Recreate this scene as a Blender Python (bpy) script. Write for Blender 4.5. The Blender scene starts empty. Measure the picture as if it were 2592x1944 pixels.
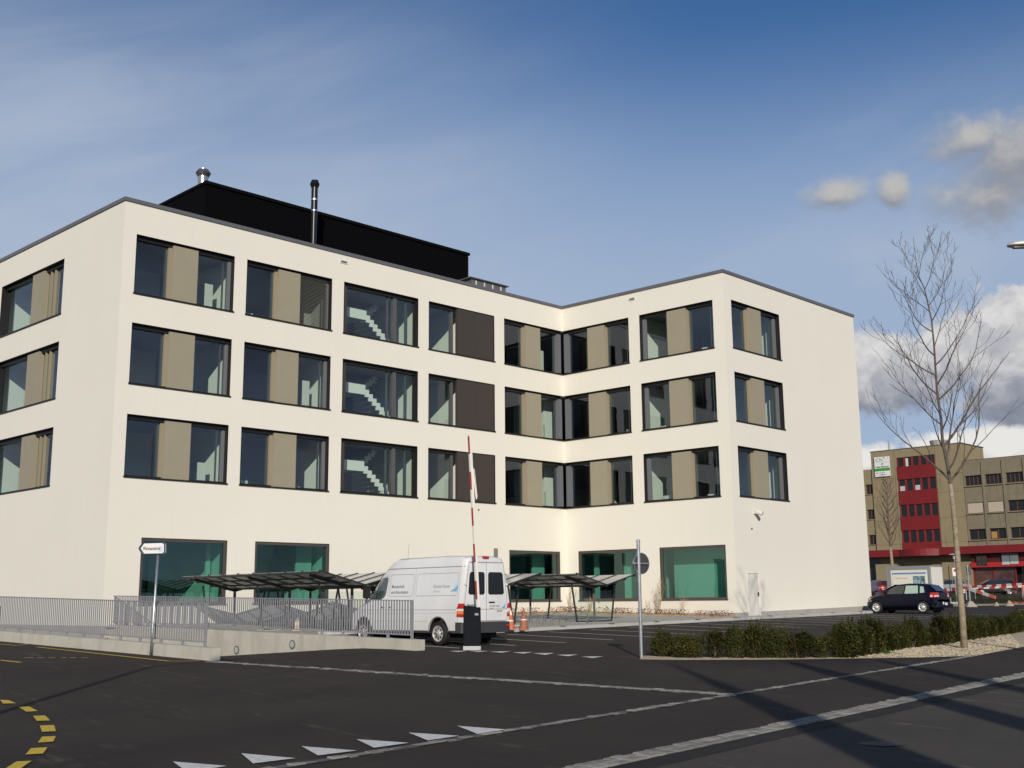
import bpy, bmesh, math, random
from mathutils import Vector, Matrix
random.seed(7)
R = math.radians
sc = bpy.context.scene
COL = sc.collection

# ------------------------------------------------------------------ camera
F_PX, PITCH, ROLL = 2905.3, R(10.722), R(-0.5477)
cd = bpy.data.cameras.new('camera'); cam = bpy.data.objects.new('camera', cd); COL.objects.link(cam)
cd.sensor_width = 36; cd.lens = F_PX/2592*36; cd.clip_end = 6000; cd.clip_start = .1
_c, _s = math.cos(PITCH), math.sin(PITCH); _cr, _sr = math.cos(ROLL), math.sin(ROLL)
r0, u0, f0 = Vector((1, 0, 0)), Vector((0, -_s, _c)), Vector((0, _c, _s))
rr = r0*_cr+u0*_sr; uu = -r0*_sr+u0*_cr
cam.matrix_world = Matrix(((rr.x, uu.x, -f0.x, 0), (rr.y, uu.y, -f0.y, 0), (rr.z, uu.z, -f0.z, 0), (0, 0, 0, 1)))
sc.camera = cam
sc.view_settings.view_transform = 'Standard'; sc.view_settings.look = 'None'
sc.view_settings.exposure = 0.0; sc.view_settings.gamma = 1
# ------------------------------------------------------------------ sun
SUN = Vector((0.0453, -0.9166, 0.3973)).normalized()
SUN_EL = math.asin(SUN.z); SUN_AZ = math.atan2(SUN.x, SUN.y)
sl = bpy.data.lights.new('sun', 'SUN'); sl.energy = 3.75; sl.angle = R(.5); sl.color = (1, .93, .82)
so = bpy.data.objects.new('sun', sl); COL.objects.link(so)
so.rotation_euler = SUN.to_track_quat('Z', 'Y').to_euler(); so.location = SUN*80

# ------------------------------------------------------------------ node helpers
class NT:
    def __init__(s, tree): s.t = tree; s.n = tree.nodes; s.l = tree.links
    def new(s, typ, **kw):
        x = s.n.new(typ)
        for k, v in kw.items(): setattr(x, k, v)
        return x
    def put(s, sock, v):
        if hasattr(v, 'is_linked') or hasattr(v, 'links'): s.l.new(v, sock)
        else: sock.default_value = v
    def m(s, op, a, b=0.0, c=None, clamp=False):
        x = s.new('ShaderNodeMath', operation=op, use_clamp=clamp)
        s.put(x.inputs[0], a); s.put(x.inputs[1], b)
        if c is not None: s.put(x.inputs[2], c)
        return x.outputs[0]
    def sm(s, v, a, b, o0=0.0, o1=1.0):
        x = s.new('ShaderNodeMapRange', interpolation_type='SMOOTHSTEP')
        s.put(x.inputs[0], v); x.inputs[1].default_value = a; x.inputs[2].default_value = b
        x.inputs[3].default_value = o0; x.inputs[4].default_value = o1
        return x.outputs[0]
    def mix(s, f, a, b, mode='MIX'):
        x = s.new('ShaderNodeMix', data_type='RGBA', blend_type=mode)
        s.put(x.inputs[0], f); s.put(x.inputs[6], a); s.put(x.inputs[7], b)
        return x.outputs[2]
    def noise(s, vec, scale, detail=3, rough=.5, dist=0.0):
        x = s.new('ShaderNodeTexNoise'); s.put(x.inputs['Vector'], vec)
        x.inputs['Scale'].default_value = scale; x.inputs['Detail'].default_value = detail
        x.inputs['Roughness'].default_value = rough; x.inputs['Distortion'].default_value = dist
        return x.outputs[0]
    def comb(s, x, y, z):
        c = s.new('ShaderNodeCombineXYZ'); s.put(c.inputs[0], x); s.put(c.inputs[1], y); s.put(c.inputs[2], z)
        return c.outputs[0]

# ------------------------------------------------------------------ world: Nishita sky with real-direction clouds
w = bpy.data.worlds.new('World'); sc.world = w; w.use_nodes = True
N = NT(w.node_tree); N.n.clear()
sky = N.new('ShaderNodeTexSky', sky_type='NISHITA'); sky.sun_disc = False
sky.sun_elevation = SUN_EL; sky.sun_rotation = SUN_AZ; sky.altitude = 400
sky.air_density = 1.0; sky.dust_density = .35; sky.ozone_density = 2.5
STR = 0.080
tc = N.new('ShaderNodeTexCoord'); sep = N.new('ShaderNodeSeparateXYZ'); N.l.new(tc.outputs['Generated'], sep.inputs[0])
X, Y, Z = sep.outputs
az = N.m('MULTIPLY', N.m('ARCTAN2', X, Y), 57.2958); el = N.m('MULTIPLY', N.m('ARCSINE', Z), 57.2958)
ae = N.comb(az, N.m('MULTIPLY', el, 1.35), 0.0)
n1 = N.noise(ae, .32, 8, .62, .25); n2 = N.noise(ae, 1.25, 9, .64, .35)
nn = N.m('ADD', N.m('MULTIPLY', N.m('SUBTRACT', n1, .5), 2.0), N.m('MULTIPLY', N.m('SUBTRACT', n2, .5), .9))
def blob(a, e, ra, re, amp=1.0, soft=.35, nse=None, o=(0, 0)):
    dx = N.m('DIVIDE', N.m('SUBTRACT', az, a-o[0]), ra); dy = N.m('DIVIDE', N.m('SUBTRACT', el, e-o[1]), re)
    d = N.m('SQRT', N.m('ADD', N.m('MULTIPLY', dx, dx), N.m('MULTIPLY', dy, dy)))
    v = N.m('ADD', N.m('SUBTRACT', 1.0, d), N.m('MULTIPLY', nn if nse is None else nse, amp))
    return v
def mx(*a):
    o = a[0]
    for b in a[1:]: o = N.m('MAXIMUM', o, b)
    return o
# cumulus bank low on the right, dark flat bases; thin grey scraps above
bank = mx(blob(24.3, 11.7, 5.2, 2.5, .78), blob(17.8, 10.4, 5.2, 2.3, .5), blob(29, 11, 6, 3.6, .6), blob(25.0, 8.9, 4.0, 1.7, .5))
bankd = N.sm(bank, 0.0, .28)
low = mx(blob(17.0, 5.7, 3.4, 1.7, .35), blob(23, 6.0, 5, 2.4, .5), blob(30, 6, 5, 3, .5))
lowd = N.sm(low, 0.0, .25)
def soft(o):
    v = N.comb(N.m('ADD', az, o[0]), N.m('MULTIPLY', N.m('ADD', el, o[1]), 1.25), 7.3)
    return N.m('ADD', N.m('MULTIPLY', N.m('SUBTRACT', N.noise(v, .38, 4, .5, .2), .5), 2.2), N.m('MULTIPLY', N.m('SUBTRACT', N.noise(v, 1.3, 7, .6, .25), .5), 1.25))
def scraps(o):
    q = soft(o); return mx(*[blob(a, e, ra, re, am*1.35, nse=q, o=o) for a, e, ra, re, am in ((16.6, 19.1, 1.9, .95, .42), (19.3, 19.0, 1.0, 1.1, .4), (23.2, 18.3, 3.0, 1.9, .42), (25.6, 20.0, 4.0, 2.5, .42), (23.2, 21.0, 2.6, 1.5, .45))])
scr = scraps((0, 0)); scr_up = scraps((.25, .75))
relief = N.sm(N.m('SUBTRACT', scr, scr_up), -.35, .75)
scrd = N.m('MULTIPLY', N.sm(scr, -.10, .85), .94)
haze = N.m('MULTIPLY', N.sm(blob(21, 16, 6, 2.4, .5), .0, 1.0), .25)
# wispy cirrus from the left, stretched along a diagonal
ci_v = N.comb(N.m('ADD', N.m('MULTIPLY', az, .045), N.m('MULTIPLY', el, -.03)), N.m('ADD', N.m('MULTIPLY', el, .16), N.m('MULTIPLY', az, -.035)), 3.1)
ci = N.noise(ci_v, 2.2, 6, .50, .5); ci2 = N.noise(ci_v, .9, 3, .5, .2)
cim = N.m('MULTIPLY', N.sm(az, 12, -17), N.m('MULTIPLY', N.sm(el, 5, 10), N.sm(el, 36, 19)))
cirr = N.m('MULTIPLY', N.m('ADD', N.m('ADD', N.m('MULTIPLY', N.sm(ci, .25, .85), .34), N.m('MULTIPLY', N.sm(ci2, .25, .75), .40)), .22), cim)
ci_any = N.m('MULTIPLY', N.m('MULTIPLY', N.sm(ci, .42, .75), N.m('MULTIPLY', N.sm(el, 5, 11), N.sm(el, 27, 17))), .20)
cirr = N.m('MAXIMUM', cirr, ci_any)
# whitening of the air low over the roofs
def K(r, g, b): return (r/STR, g/STR, b/STR, 1)
col = N.mix(1.0, sky.outputs[0], (.54, .84, 1.12, 1), 'MULTIPLY')
lowair = N.m('MULTIPLY', N.sm(el, 29, 14), .88)
col = N.mix(lowair, col, K(.365, .455, .605))
col = N.mix(cirr, col, K(.47, .535, .64))
col = N.mix(haze, col, K(.5, .55, .62))
shade_n = N.noise(ae, .55, 6, .55, .3)
top = N.sm(N.m('ADD', el, N.m('MULTIPLY', N.m('SUBTRACT', shade_n, .5), 7.0)), 8.2, 11.8)
ccol = N.mix(top, K(.20, .225, .29), K(.72, .71, .70))
core = N.sm(n2, .35, .62)
bk_s = soft((0, 0)); bk_u = soft((.3, .7)); brel = N.sm(N.m('SUBTRACT', bk_s, bk_u), -.5, .6)
ccol = N.mix(N.m('MULTIPLY', N.m('SUBTRACT', 1.0, brel), .55), ccol, K(.34, .36, .42))
scol = N.mix(relief, K(.27, .285, .33), K(.50, .49, .475))
col = N.mix(scrd, col, scol)
ltop = N.sm(N.m('ADD', el, N.m('MULTIPLY', N.m('SUBTRACT', shade_n, .5), 5.0)), 4.6, 6.6)
lcol = N.mix(ltop, K(.36, .38, .43), K(.80, .79, .76))
col = N.mix(lowd, col, lcol)
col = N.mix(bankd, col, ccol)
# scattered clouds on the side of the sky the windows mirror
omask = N.m('MULTIPLY', N.sm(N.m('ABSOLUTE', az), 40, 60), N.sm(el, 42, 25))
on = N.noise(N.comb(az, N.m('MULTIPLY', el, 2.0), 1.7), .055, 8, .6, .4); on2 = N.noise(N.comb(az, N.m('MULTIPLY', el, 2.0), 5.0), .16, 6, .6, .3)
col = N.mix(N.m('MULTIPLY', N.m('MULTIPLY', N.sm(on, .46, .60), omask), .85), col, N.mix(N.sm(on2, .35, .65), K(.16, .18, .22), K(.52, .52, .54)))
bg = N.new('ShaderNodeBackground'); N.put(bg.inputs[0], col); bg.inputs[1].default_value = STR
ow = N.new('ShaderNodeOutputWorld'); N.l.new(bg.outputs[0], ow.inputs[0])

# ------------------------------------------------------------------ materials
MATS = {}
def mat(name, base, rough=.6, metal=0.0, var=0.0, vscale=2.0, bump=0.0, bscale=40, spec=.5, dark=None, coat=0.0):
    if name in MATS: return MATS[name]
    m = bpy.data.materials.new(name); m.use_nodes = True; T = NT(m.node_tree)
    b = T.n['Principled BSDF']; b.inputs['Roughness'].default_value = rough; b.inputs['Metallic'].default_value = metal
    b.inputs['Specular IOR Level'].default_value = spec; b.inputs['Coat Weight'].default_value = coat
    b.inputs['Coat Roughness'].default_value = .06
    c = (*base, 1)
    g = T.new('ShaderNodeNewGeometry').outputs['Position']
    if var > 0:
        nz = T.noise(g, vscale, 6, .6); d = tuple(x*(1-var) for x in base)+(1,) if dark is None else (*dark, 1)
        hi = tuple(min(1, x*(1+var*.5)) for x in base)+(1,)
        c = T.mix(T.sm(nz, .3, .7), d, hi)
    T.put(b.inputs['Base Color'], c)
    if bump > 0:
        bn = T.new('ShaderNodeBump'); bn.inputs['Strength'].default_value = bump; bn.inputs['Distance'].default_value = .01
        T.put(bn.inputs['Height'], T.noise(g, bscale, 5, .6)); T.l.new(bn.outputs[0], b.inputs['Normal'])
    MATS[name] = m; return m
def emis(name, c, s):
    m = bpy.data.materials.new(name); m.use_nodes = True; b = m.node_tree.nodes['Principled BSDF']
    b.inputs['Base Color'].default_value = (*c, 1); return m

def glass(name, tint, ior=1.6, rough=.0, refl=(1, 1, 1)):
    m = bpy.data.materials.new(name); m.use_nodes = True; T = NT(m.node_tree); T.n.clear()
    tr = T.new('ShaderNodeBsdfTransparent'); tr.inputs[0].default_value = (*tint, 1)
    gl = T.new('ShaderNodeBsdfGlossy'); gl.inputs['Roughness'].default_value = rough; gl.inputs[0].default_value = (*refl, 1)
    g = T.new('ShaderNodeNewGeometry').outputs['Position']
    bn = T.new('ShaderNodeBump'); bn.inputs['Strength'].default_value = .12; bn.inputs['Distance'].default_value = .02
    T.put(bn.inputs['Height'], T.noise(g, .9, 2, .5)); T.l.new(bn.outputs[0], gl.inputs['Normal'])
    ge = T.new('ShaderNodeNewGeometry'); vm = T.new('ShaderNodeVectorMath', operation='DOT_PRODUCT'); T.l.new(ge.outputs['Incoming'], vm.inputs[0]); T.l.new(ge.outputs['Normal'], vm.inputs[1])
    ca = T.m('ABSOLUTE', vm.outputs['Value']); r0_ = ((ior-1)/(ior+1))**2
    fac = T.m('ADD', T.m('MULTIPLY', T.m('POWER', T.m('SUBTRACT', 1.0, ca), 5.0), 1-r0_), r0_)
    mx_ = T.new('ShaderNodeMixShader'); T.l.new(fac, mx_.inputs[0]); T.l.new(tr.outputs[0], mx_.inputs[1]); T.l.new(gl.outputs[0], mx_.inputs[2])
    o = T.new('ShaderNodeOutputMaterial'); T.l.new(mx_.outputs[0], o.inputs[0]); MATS[name] = m; return m

def asphalt(name, base, patch, stain):
    m = bpy.data.materials.new(name); m.use_nodes = True; T = NT(m.node_tree); b = T.n['Principled BSDF']
    g = T.new('ShaderNodeNewGeometry').outputs['Position']
    big = T.noise(g, .22, 6, .62, .6); mid = T.noise(g, 2.2, 6, .65); fine = T.noise(g, 55, 4, .75); grit = T.noise(g, 160, 2, .6)
    c = T.mix(T.sm(big, .32, .68), (*base, 1), (*patch, 1))
    c = T.mix(T.m('MULTIPLY', T.sm(mid, .5, .75), .35), c, (*stain, 1))
    sx = T.new('ShaderNodeSeparateXYZ'); T.put(sx.inputs[0], g)
    # long pale tyre scuffs and scraped streaks
    a1 = T.comb(T.m('ADD', T.m('MULTIPLY', sx.outputs[0], .8), T.m('MULTIPLY', sx.outputs[1], .55)), T.m('SUBTRACT', T.m('MULTIPLY', sx.outputs[1], .06), T.m('MULTIPLY', sx.outputs[0], .08)), 0.0)
    sc1 = T.noise(a1, 2.6, 7, .6, .9)
    c = T.mix(T.m('MULTIPLY', T.m('MULTIPLY', T.sm(sc1, .58, .68), T.sm(mid, .40, .62)), .75), c, tuple(x*2.0 for x in stain)+(1,))
    a2 = T.comb(T.m('SUBTRACT', T.m('MULTIPLY', sx.outputs[0], .9), T.m('MULTIPLY', sx.outputs[1], .35)), T.m('ADD', T.m('MULTIPLY', sx.outputs[1], .10), T.m('MULTIPLY', sx.outputs[0], .05)), 2.0)
    c = T.mix(T.m('MULTIPLY', T.sm(T.noise(a2, 1.1, 5, .55, .5), .50, .72), .40), c, tuple(x*.55 for x in base)+(1,))
    vo = T.new('ShaderNodeTexVoronoi', feature='DISTANCE_TO_EDGE'); vo.inputs['Scale'].default_value = .16
    wv = T.new('ShaderNodeVectorMath', operation='ADD'); T.put(wv.inputs[0], g); T.put(wv.inputs[1], T.comb(T.m('MULTIPLY', mid, 1.6), T.m('MULTIPLY', big, 2.2), 0.0)); T.l.new(wv.outputs[0], vo.inputs['Vector'])
    c = T.mix(T.m('MULTIPLY', T.m('MULTIPLY', T.sm(vo.outputs['Distance'], .0045, .001), T.sm(big, .5, .58)), .6), c, tuple(x*.35 for x in base)+(1,))
    c = T.mix(T.m('MULTIPLY', T.sm(fine, .35, .75), .42), c, tuple(x*.45 for x in base)+(1,))
    c = T.mix(T.m('MULTIPLY', T.sm(grit, .62, .74), .55), c, tuple(min(1, x*3.2) for x in base)+(1,))
    T.put(b.inputs['Base Color'], c); b.inputs['Roughness'].default_value = .88; b.inputs['Specular IOR Level'].default_value = .25
    bn = T.new('ShaderNodeBump'); bn.inputs['Strength'].default_value = .5; bn.inputs['Distance'].default_value = .006
    T.put(bn.inputs['Height'], T.m('ADD', fine, grit)); T.l.new(bn.outputs[0], b.inputs['Normal'])
    MATS[name] = m; return m

def stucco(name, base):
    m = bpy.data.materials.new(name); m.use_nodes = True; T = NT(m.node_tree); b = T.n['Principled BSDF']
    g = T.new('ShaderNodeNewGeometry').outputs['Position']; sx = T.new('ShaderNodeSeparateXYZ'); T.put(sx.inputs[0], g)
    big = T.noise(g, .35, 5, .55); st = T.noise(T.comb(T.m('MULTIPLY', sx.outputs[0], 3.0), T.m('MULTIPLY', sx.outputs[1], 3.0), T.m('MULTIPLY', sx.outputs[2], .18)), 1.2, 6, .6)
    c = T.mix(T.m('MULTIPLY', T.sm(big, .35, .7), .5), (*base, 1), tuple(x*.965 for x in base)+(1,))
    c = T.mix(T.m('MULTIPLY', T.sm(st, .52, .75), .22), c, tuple(x*.90 for x in base)+(1,))
    c = T.mix(T.m('MULTIPLY', T.sm(T.noise(g, 30, 4, .7), .4, .7), .12), c, tuple(x*.85 for x in base)+(1,))
    T.put(b.inputs['Base Color'], c); b.inputs['Roughness'].default_value = .92; b.inputs['Specular IOR Level'].default_value = .2
    bn = T.new('ShaderNodeBump'); bn.inputs['Strength'].default_value = .35; bn.inputs['Distance'].default_value = .006
    T.put(bn.inputs['Height'], T.noise(g, 45, 5, .7)); T.l.new(bn.outputs[0], b.inputs['Normal']); MATS[name] = m; return m

def concrete(name, base, dirt, zdirt=None):
    m = bpy.data.materials.new(name); m.use_nodes = True; T = NT(m.node_tree); b = T.n['Principled BSDF']
    g = T.new('ShaderNodeNewGeometry').outputs['Position']; sx = T.new('ShaderNodeSeparateXYZ'); T.put(sx.inputs[0], g)
    a = T.noise(g, 1.3, 6, .65, .5); st = T.noise(T.comb(T.m('MULTIPLY', sx.outputs[0], 2.2), T.m('MULTIPLY', sx.outputs[1], 2.2), T.m('MULTIPLY', sx.outputs[2], .25)), 1.0, 6, .62)
    c = T.mix(T.m('MULTIPLY', T.sm(a, .4, .72), .6), (*base, 1), (*dirt, 1))
    c = T.mix(T.m('MULTIPLY', T.sm(st, .5, .75), .6), c, tuple(x*.8 for x in dirt)+(1,))
    vo = T.new('ShaderNodeTexVoronoi'); vo.inputs['Scale'].default_value = 6; T.put(vo.inputs['Vector'], g)
    c = T.mix(T.sm(vo.outputs['Distance'], .06, .03), c, tuple(x*.4 for x in dirt)+(1,))
    T.put(b.inputs['Base Color'], c); b.inputs['Roughness'].default_value = .85; b.inputs['Specular IOR Level'].default_value = .25
    bn = T.new('ShaderNodeBump'); bn.inputs['Strength'].default_value = .3; bn.inputs['Distance'].default_value = .01
    T.put(bn.inputs['Height'], T.noise(g, 25, 6, .7)); T.l.new(bn.outputs[0], b.inputs['Normal']); MATS[name] = m; return m

def foliage(name, a, b_, c_):
    m = bpy.data.materials.new(name); m.use_nodes = True; T = NT(m.node_tree); b = T.n['Principled BSDF']
    g = T.new('ShaderNodeNewGeometry'); nz = T.noise(g.outputs['Position'], 2.3, 4, .6)
    ri = g.outputs['Random Per Island']
    c = T.mix(ri, (*a, 1), (*b_, 1)); c = T.mix(T.m('MULTIPLY', T.sm(nz, .45, .65), T.sm(ri, .4, .9)), c, (*c_, 1))
    T.put(b.inputs['Base Color'], c); b.inputs['Roughness'].default_value = .75; b.inputs['Specular IOR Level'].default_value = .2
    MATS[name] = m; return m

WHITE_WALL = stucco('stucco_white', (.789, .751, .658))
PLINTH = concrete('plinth_concrete', (.37, .355, .325), (.31, .30, .275))
CONC = concrete('cast_concrete', (.50, .47, .40), (.38, .355, .30))
CONCD = concrete('foot_concrete', (.52, .51, .48), (.42, .41, .38))
PAVE = concrete('pavement_concrete', (.40, .385, .35), (.30, .29, .265))
KERBM = concrete('kerb_concrete', (.46, .44, .41), (.36, .35, .33))
ASPH = asphalt('asphalt_yard', (.033, .0252, .0195), (.047, .0360, .0282), (.062, .047, .036))
ASPH2 = asphalt('asphalt_road', (.060, .052, .042), (.074, .064, .052), (.088, .076, .061))
ASPH3 = asphalt('asphalt_seam', (.026, .023, .021), (.032, .028, .026), (.036, .032, .029))
DARKF = mat('dark_window_frame', (.022, .021, .021), .45, .3, spec=.4)
FRAMEG = mat('grey_window_frame', (.13, .13, .125), .45, .4)
SHOPF = mat('brown_shop_frame', (.075, .064, .055), .5)
JAMB = mat('grey_jamb', (.15, .155, .165), .5)
BEIGE = mat('beige_window_panel', (.315, .278, .200), .7, var=.025, vscale=1.5)
BEIGES = mat('beige_panel_return', (.30, .25, .17), .6)
DARKP = mat('dark_louvre_panel', (.048, .038, .033), .65)
CAPM = mat('roof_edge_metal', (.19, .185, .19), .45, .5)
ROOFM = mat('roof_gravel', (.25, .24, .22), .95, var=.3, vscale=8)
BLACKL = mat('black_louvre_cladding', (.005, .005, .006), .9, spec=.05)
STEEL = mat('galvanised_steel', (.55, .56, .57), .38, .85, var=.2, vscale=9)
RAILM = mat('grey_painted_rail', (.27, .27, .285), .55, .1, var=.08, vscale=4)
CHROME = mat('chrome', (.75, .75, .76), .15, 1)
SHELM = mat('shelter_dark_steel', (.045, .042, .042), .45, .35)
PAINTW = mat('road_paint_white', (.66, .65, .62), .75, var=.18, vscale=14, bump=.3)
PAINTY = mat('road_paint_yellow', (.62, .43, .035), .75, var=.15, vscale=14, bump=.3)
BLACK = mat('black_rubber', (.012, .012, .012), .75)
BLACKG = mat('near_black', (.004, .004, .004), .9)
INTW = mat('interior_white', (.72, .74, .68), .8)
INTG = mat('interior_grey', (.44, .44, .44), .85)
INTC = mat('interior_ceiling', (.30, .30, .31), .9)
INTF = mat('interior_floor', (.10, .10, .11), .6)
GLASS = glass('window_glass', (.80, .88, .84), 1.85, 0, (.72, .82, 1.0))
GLASSG = glass('green_shop_glass', (.32, .60, .52), 2.1, 0, (.55, .85, .80))
GLASSC = glass('clear_glass', (.86, .93, .90), 1.5)
GLASSD = glass('dark_car_glass', (.16, .20, .19), 1.5)

# ------------------------------------------------------------------ mesh builder
WM = {}
def tag(o, label=None, cat=None, group=None, kind=None):
    if label: o['label'] = label
    if cat: o['category'] = cat
    if group: o['group'] = group
    if kind: o['kind'] = kind
    return o
def thing(name, loc, label, cat, group=None, rz=0.0):
    o = bpy.data.objects.new(name, None); COL.objects.link(o); o.empty_display_size = .2
    o.location = loc; o.rotation_euler = (0, 0, rz)
    WM[o.name] = Matrix.Translation(Vector(loc)) @ Matrix.Rotation(rz, 4, 'Z')
    return tag(o, label, cat, group)
class MB:
    def __init__(s): s.v = []; s.f = []; s.mi = []; s.cur = 0
    def add(s, vs, fs):
        n = len(s.v); s.v += [Vector(p) for p in vs]; s.f += [tuple(n+i for i in f) for f in fs]; s.mi += [s.cur]*len(fs); return s
    def quad(s, *p): return s.add(p, [tuple(range(len(p)))])
    def hexa(s, b, t):
        n = len(b); fs = [tuple(range(n))[::-1], tuple(range(n, 2*n))]+[(i, (i+1) % n, n+(i+1) % n, n+i) for i in range(n)]
        return s.add(list(b)+list(t), fs)
    def box(s, x0, x1, y0, y1, z0, z1):
        return s.hexa([(x0, y0, z0), (x1, y0, z0), (x1, y1, z0), (x0, y1, z0)], [(x0, y0, z1), (x1, y0, z1), (x1, y1, z1), (x0, y1, z1)])
    def bar(s, a, b, wx, wy, up=(0, 0, 1)):
        a = Vector(a); b = Vector(b); d = (b-a).normalized(); up = Vector(up)
        if abs(d.dot(up)) > .99: up = Vector((1, 0, 0)) if abs(d.x) < .9 else Vector((0, 1, 0))
        x = d.cross(up).normalized(); y = x.cross(d).normalized(); x *= wx/2; y *= wy/2
        return s.hexa([a-x-y, a+x-y, a+x+y, a-x+y], [b-x-y, b+x-y, b+x+y, b-x+y])
    def tube(s, pts, rad, n=8, cap=True):
        pts = [Vector(p) for p in pts]; k = len(pts)
        if not hasattr(rad, '__len__'): rad = [rad]*k
        rings = []; px = None
        for i, p in enumerate(pts):
            d = (pts[min(i+1, k-1)]-pts[max(i-1, 0)]).normalized()
            if px is None:
                r_ = Vector((0, 0, 1)) if abs(d.z) < .9 else Vector((1, 0, 0)); x = d.cross(r_).normalized()
            else: x = (px-d*px.dot(d)).normalized()
            px = x; y = d.cross(x)
            rings.append([p+(x*math.cos(2*math.pi*j/n)+y*math.sin(2*math.pi*j/n))*rad[i] for j in range(n)])
        vs = [q for r_ in rings for q in r_]
        fs = [(i*n+j, i*n+(j+1) % n, (i+1)*n+(j+1) % n, (i+1)*n+j) for i in range(k-1) for j in range(n)]
        if cap: fs += [tuple(range(n))[::-1], tuple((k-1)*n+j for j in range(n))]
        return s.add(vs, fs)
    def lathe(s, prof, c, axis=(0, 0, 1), n=20, cap=True):
        axis = Vector(axis).normalized(); r_ = Vector((0, 0, 1)) if abs(axis.z) < .9 else Vector((1, 0, 0))
        x = axis.cross(r_).normalized(); y = axis.cross(x); c = Vector(c); k = len(prof)
        vs = [c+axis*h+(x*math.cos(2*math.pi*j/n)+y*math.sin(2*math.pi*j/n))*r for r, h in prof for j in range(n)]
        fs = [(i*n+j, i*n+(j+1) % n, (i+1)*n+(j+1) % n, (i+1)*n+j) for i in range(k-1) for j in range(n)]
        if cap: fs += [tuple(range(n))[::-1], tuple((k-1)*n+j for j in range(n))]
        return s.add(vs, fs)
    def build(s, name, m, parent=None, smooth=False, local=False, bevel=0.0, recalc=True):
        me = bpy.data.meshes.new(name); o = bpy.data.objects.new(name, me); COL.objects.link(o)
        vs = s.v
        if parent is not None:
            M = WM[parent.name]; WM[o.name] = M; o.parent = parent
            if not local: Mi = M.inverted(); vs = [Mi @ v for v in vs]
        else: WM[o.name] = Matrix.Identity(4)
        me.from_pydata([tuple(v) for v in vs], [], s.f)
        for mm in (m if isinstance(m, (list, tuple)) else [m]): me.materials.append(mm)
        if isinstance(m, (list, tuple)): me.polygons.foreach_set('material_index', s.mi)
        if smooth: me.polygons.foreach_set('use_smooth', [True]*len(me.polygons))
        if recalc:
            bm = bmesh.new(); bm.from_mesh(me)
            if bevel: 
                es = [e for e in bm.edges if len(e.link_faces) == 2]
                bmesh.ops.bevel(bm, geom=es, offset=bevel, segments=2, affect='EDGES', clamp_overlap=True)
            bmesh.ops.recalc_face_normals(bm, faces=bm.faces); bm.to_mesh(me); bm.free()
        me.update(); return o
def text_mesh(name, body, size, origin, xdir, ydir, m, parent, align='LEFT', bold=0.0, squeeze=1.0, eps=.004):
    cu = bpy.data.curves.new(name, 'FONT'); cu.body = body; cu.size = size; cu.align_x = align; cu.offset = bold
    t = bpy.data.objects.new(name, cu); COL.objects.link(t); bpy.context.view_layer.update()
    me = bpy.data.meshes.new_from_object(t.evaluated_get(bpy.context.evaluated_depsgraph_get()))
    COL.objects.unlink(t); bpy.data.objects.remove(t)
    o_ = Vector(origin); xd = Vector(xdir).normalized(); yd = Vector(ydir).normalized(); nz = xd.cross(yd)
    b = MB(); b.v = [o_+xd*v.co.x*squeeze+yd*v.co.y+nz*eps for v in me.vertices]; b.f = [tuple(p.vertices) for p in me.polygons]; b.mi = [0]*len(b.f)
    bpy.data.meshes.remove(me)
    return b.build(name, m, parent, recalc=False)
def copy_tree(o, parent=None):
    c = o.copy(); COL.objects.link(c); c.parent = parent
    for ch in list(o.children): copy_tree(ch, c)
    return c

# ------------------------------------------------------------------ ground level and picture-to-ground lookup
GA, GB, GC = -2.09815, -.0097996, .024205
def gz(x, y):
    x_ = max(-90, min(130, x)); y_ = max(-60, min(170, y)); return GA+GB*x_+GC*y_
def ray(u, v):
    a = (u-1296)/F_PX; b = -(v-972)/F_PX
    a, b = _cr*a-_sr*b, _sr*a+_cr*b
    return Vector((a, _c-_s*b, _s+_c*b))
def G(u, v, h=0.0):
    d = ray(u, v); t = (GA+h)/(d.z-GB*d.x-GC*d.y); p = d*t; return Vector((p.x, p.y, gz(p.x, p.y)+h))
def onwall(u, v, P, D):
    d = ray(u, v); n = Vector((D[1], -D[0])); t = (n.x*P[0]+n.y*P[1])/(n.x*d.x+n.y*d.y); return d*t

# ================================================================== SETTING: ground, roads
uW = Vector((math.cos(R(137.1)), math.sin(R(137.1)), 0)); vW = Vector((-uW.y, uW.x, 0))   # ramp axis, and across (towards camera-left)
W1e = Vector((-7.32, 28.36, 0)); W2e = Vector((-2.68, 31.99, 0))
# in ramp coordinates (a along uW, b across) origin W2e
def ab(p): q = Vector((p[0]-W2e.x, p[1]-W2e.y)); return q.x*uW.x+q.y*uW.y, q.x*vW.x+q.y*vW.y
def fromab(a, b): return W2e+uW*a+vW*b
a1, b1 = ab(W1e)
RB0, RB1 = 0.0, b1-.25 if b1 > 0 else b1+.25          # ramp spans from the face of W2 to the back of W1
RA0, RA1 = 1.0, 26.0
def gpt(p, h=0.0): return Vector((p[0], p[1], gz(p[0], p[1])+h))
g = MB()
def gridquad(pts):   # big quad subdivided so the clamped slope is followed
    n = 12
    P = [Vector((p[0], p[1], 0)) for p in pts]
    def q(s, t): a = P[0].lerp(P[1], s); b = P[3].lerp(P[2], s); return gpt(a.lerp(b, t))
    for i in range(n):
        for j in range(n): g.quad(q(i/n, j/n), q((i+1)/n, j/n), q((i+1)/n, (j+1)/n), q(i/n, (j+1)/n))
BIG = 900
lo, hi = min(RB0, RB1), max(RB0, RB1)
As = [-BIG, RA0, RA1, BIG]; Bs = [-BIG, lo, hi, BIG]
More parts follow.
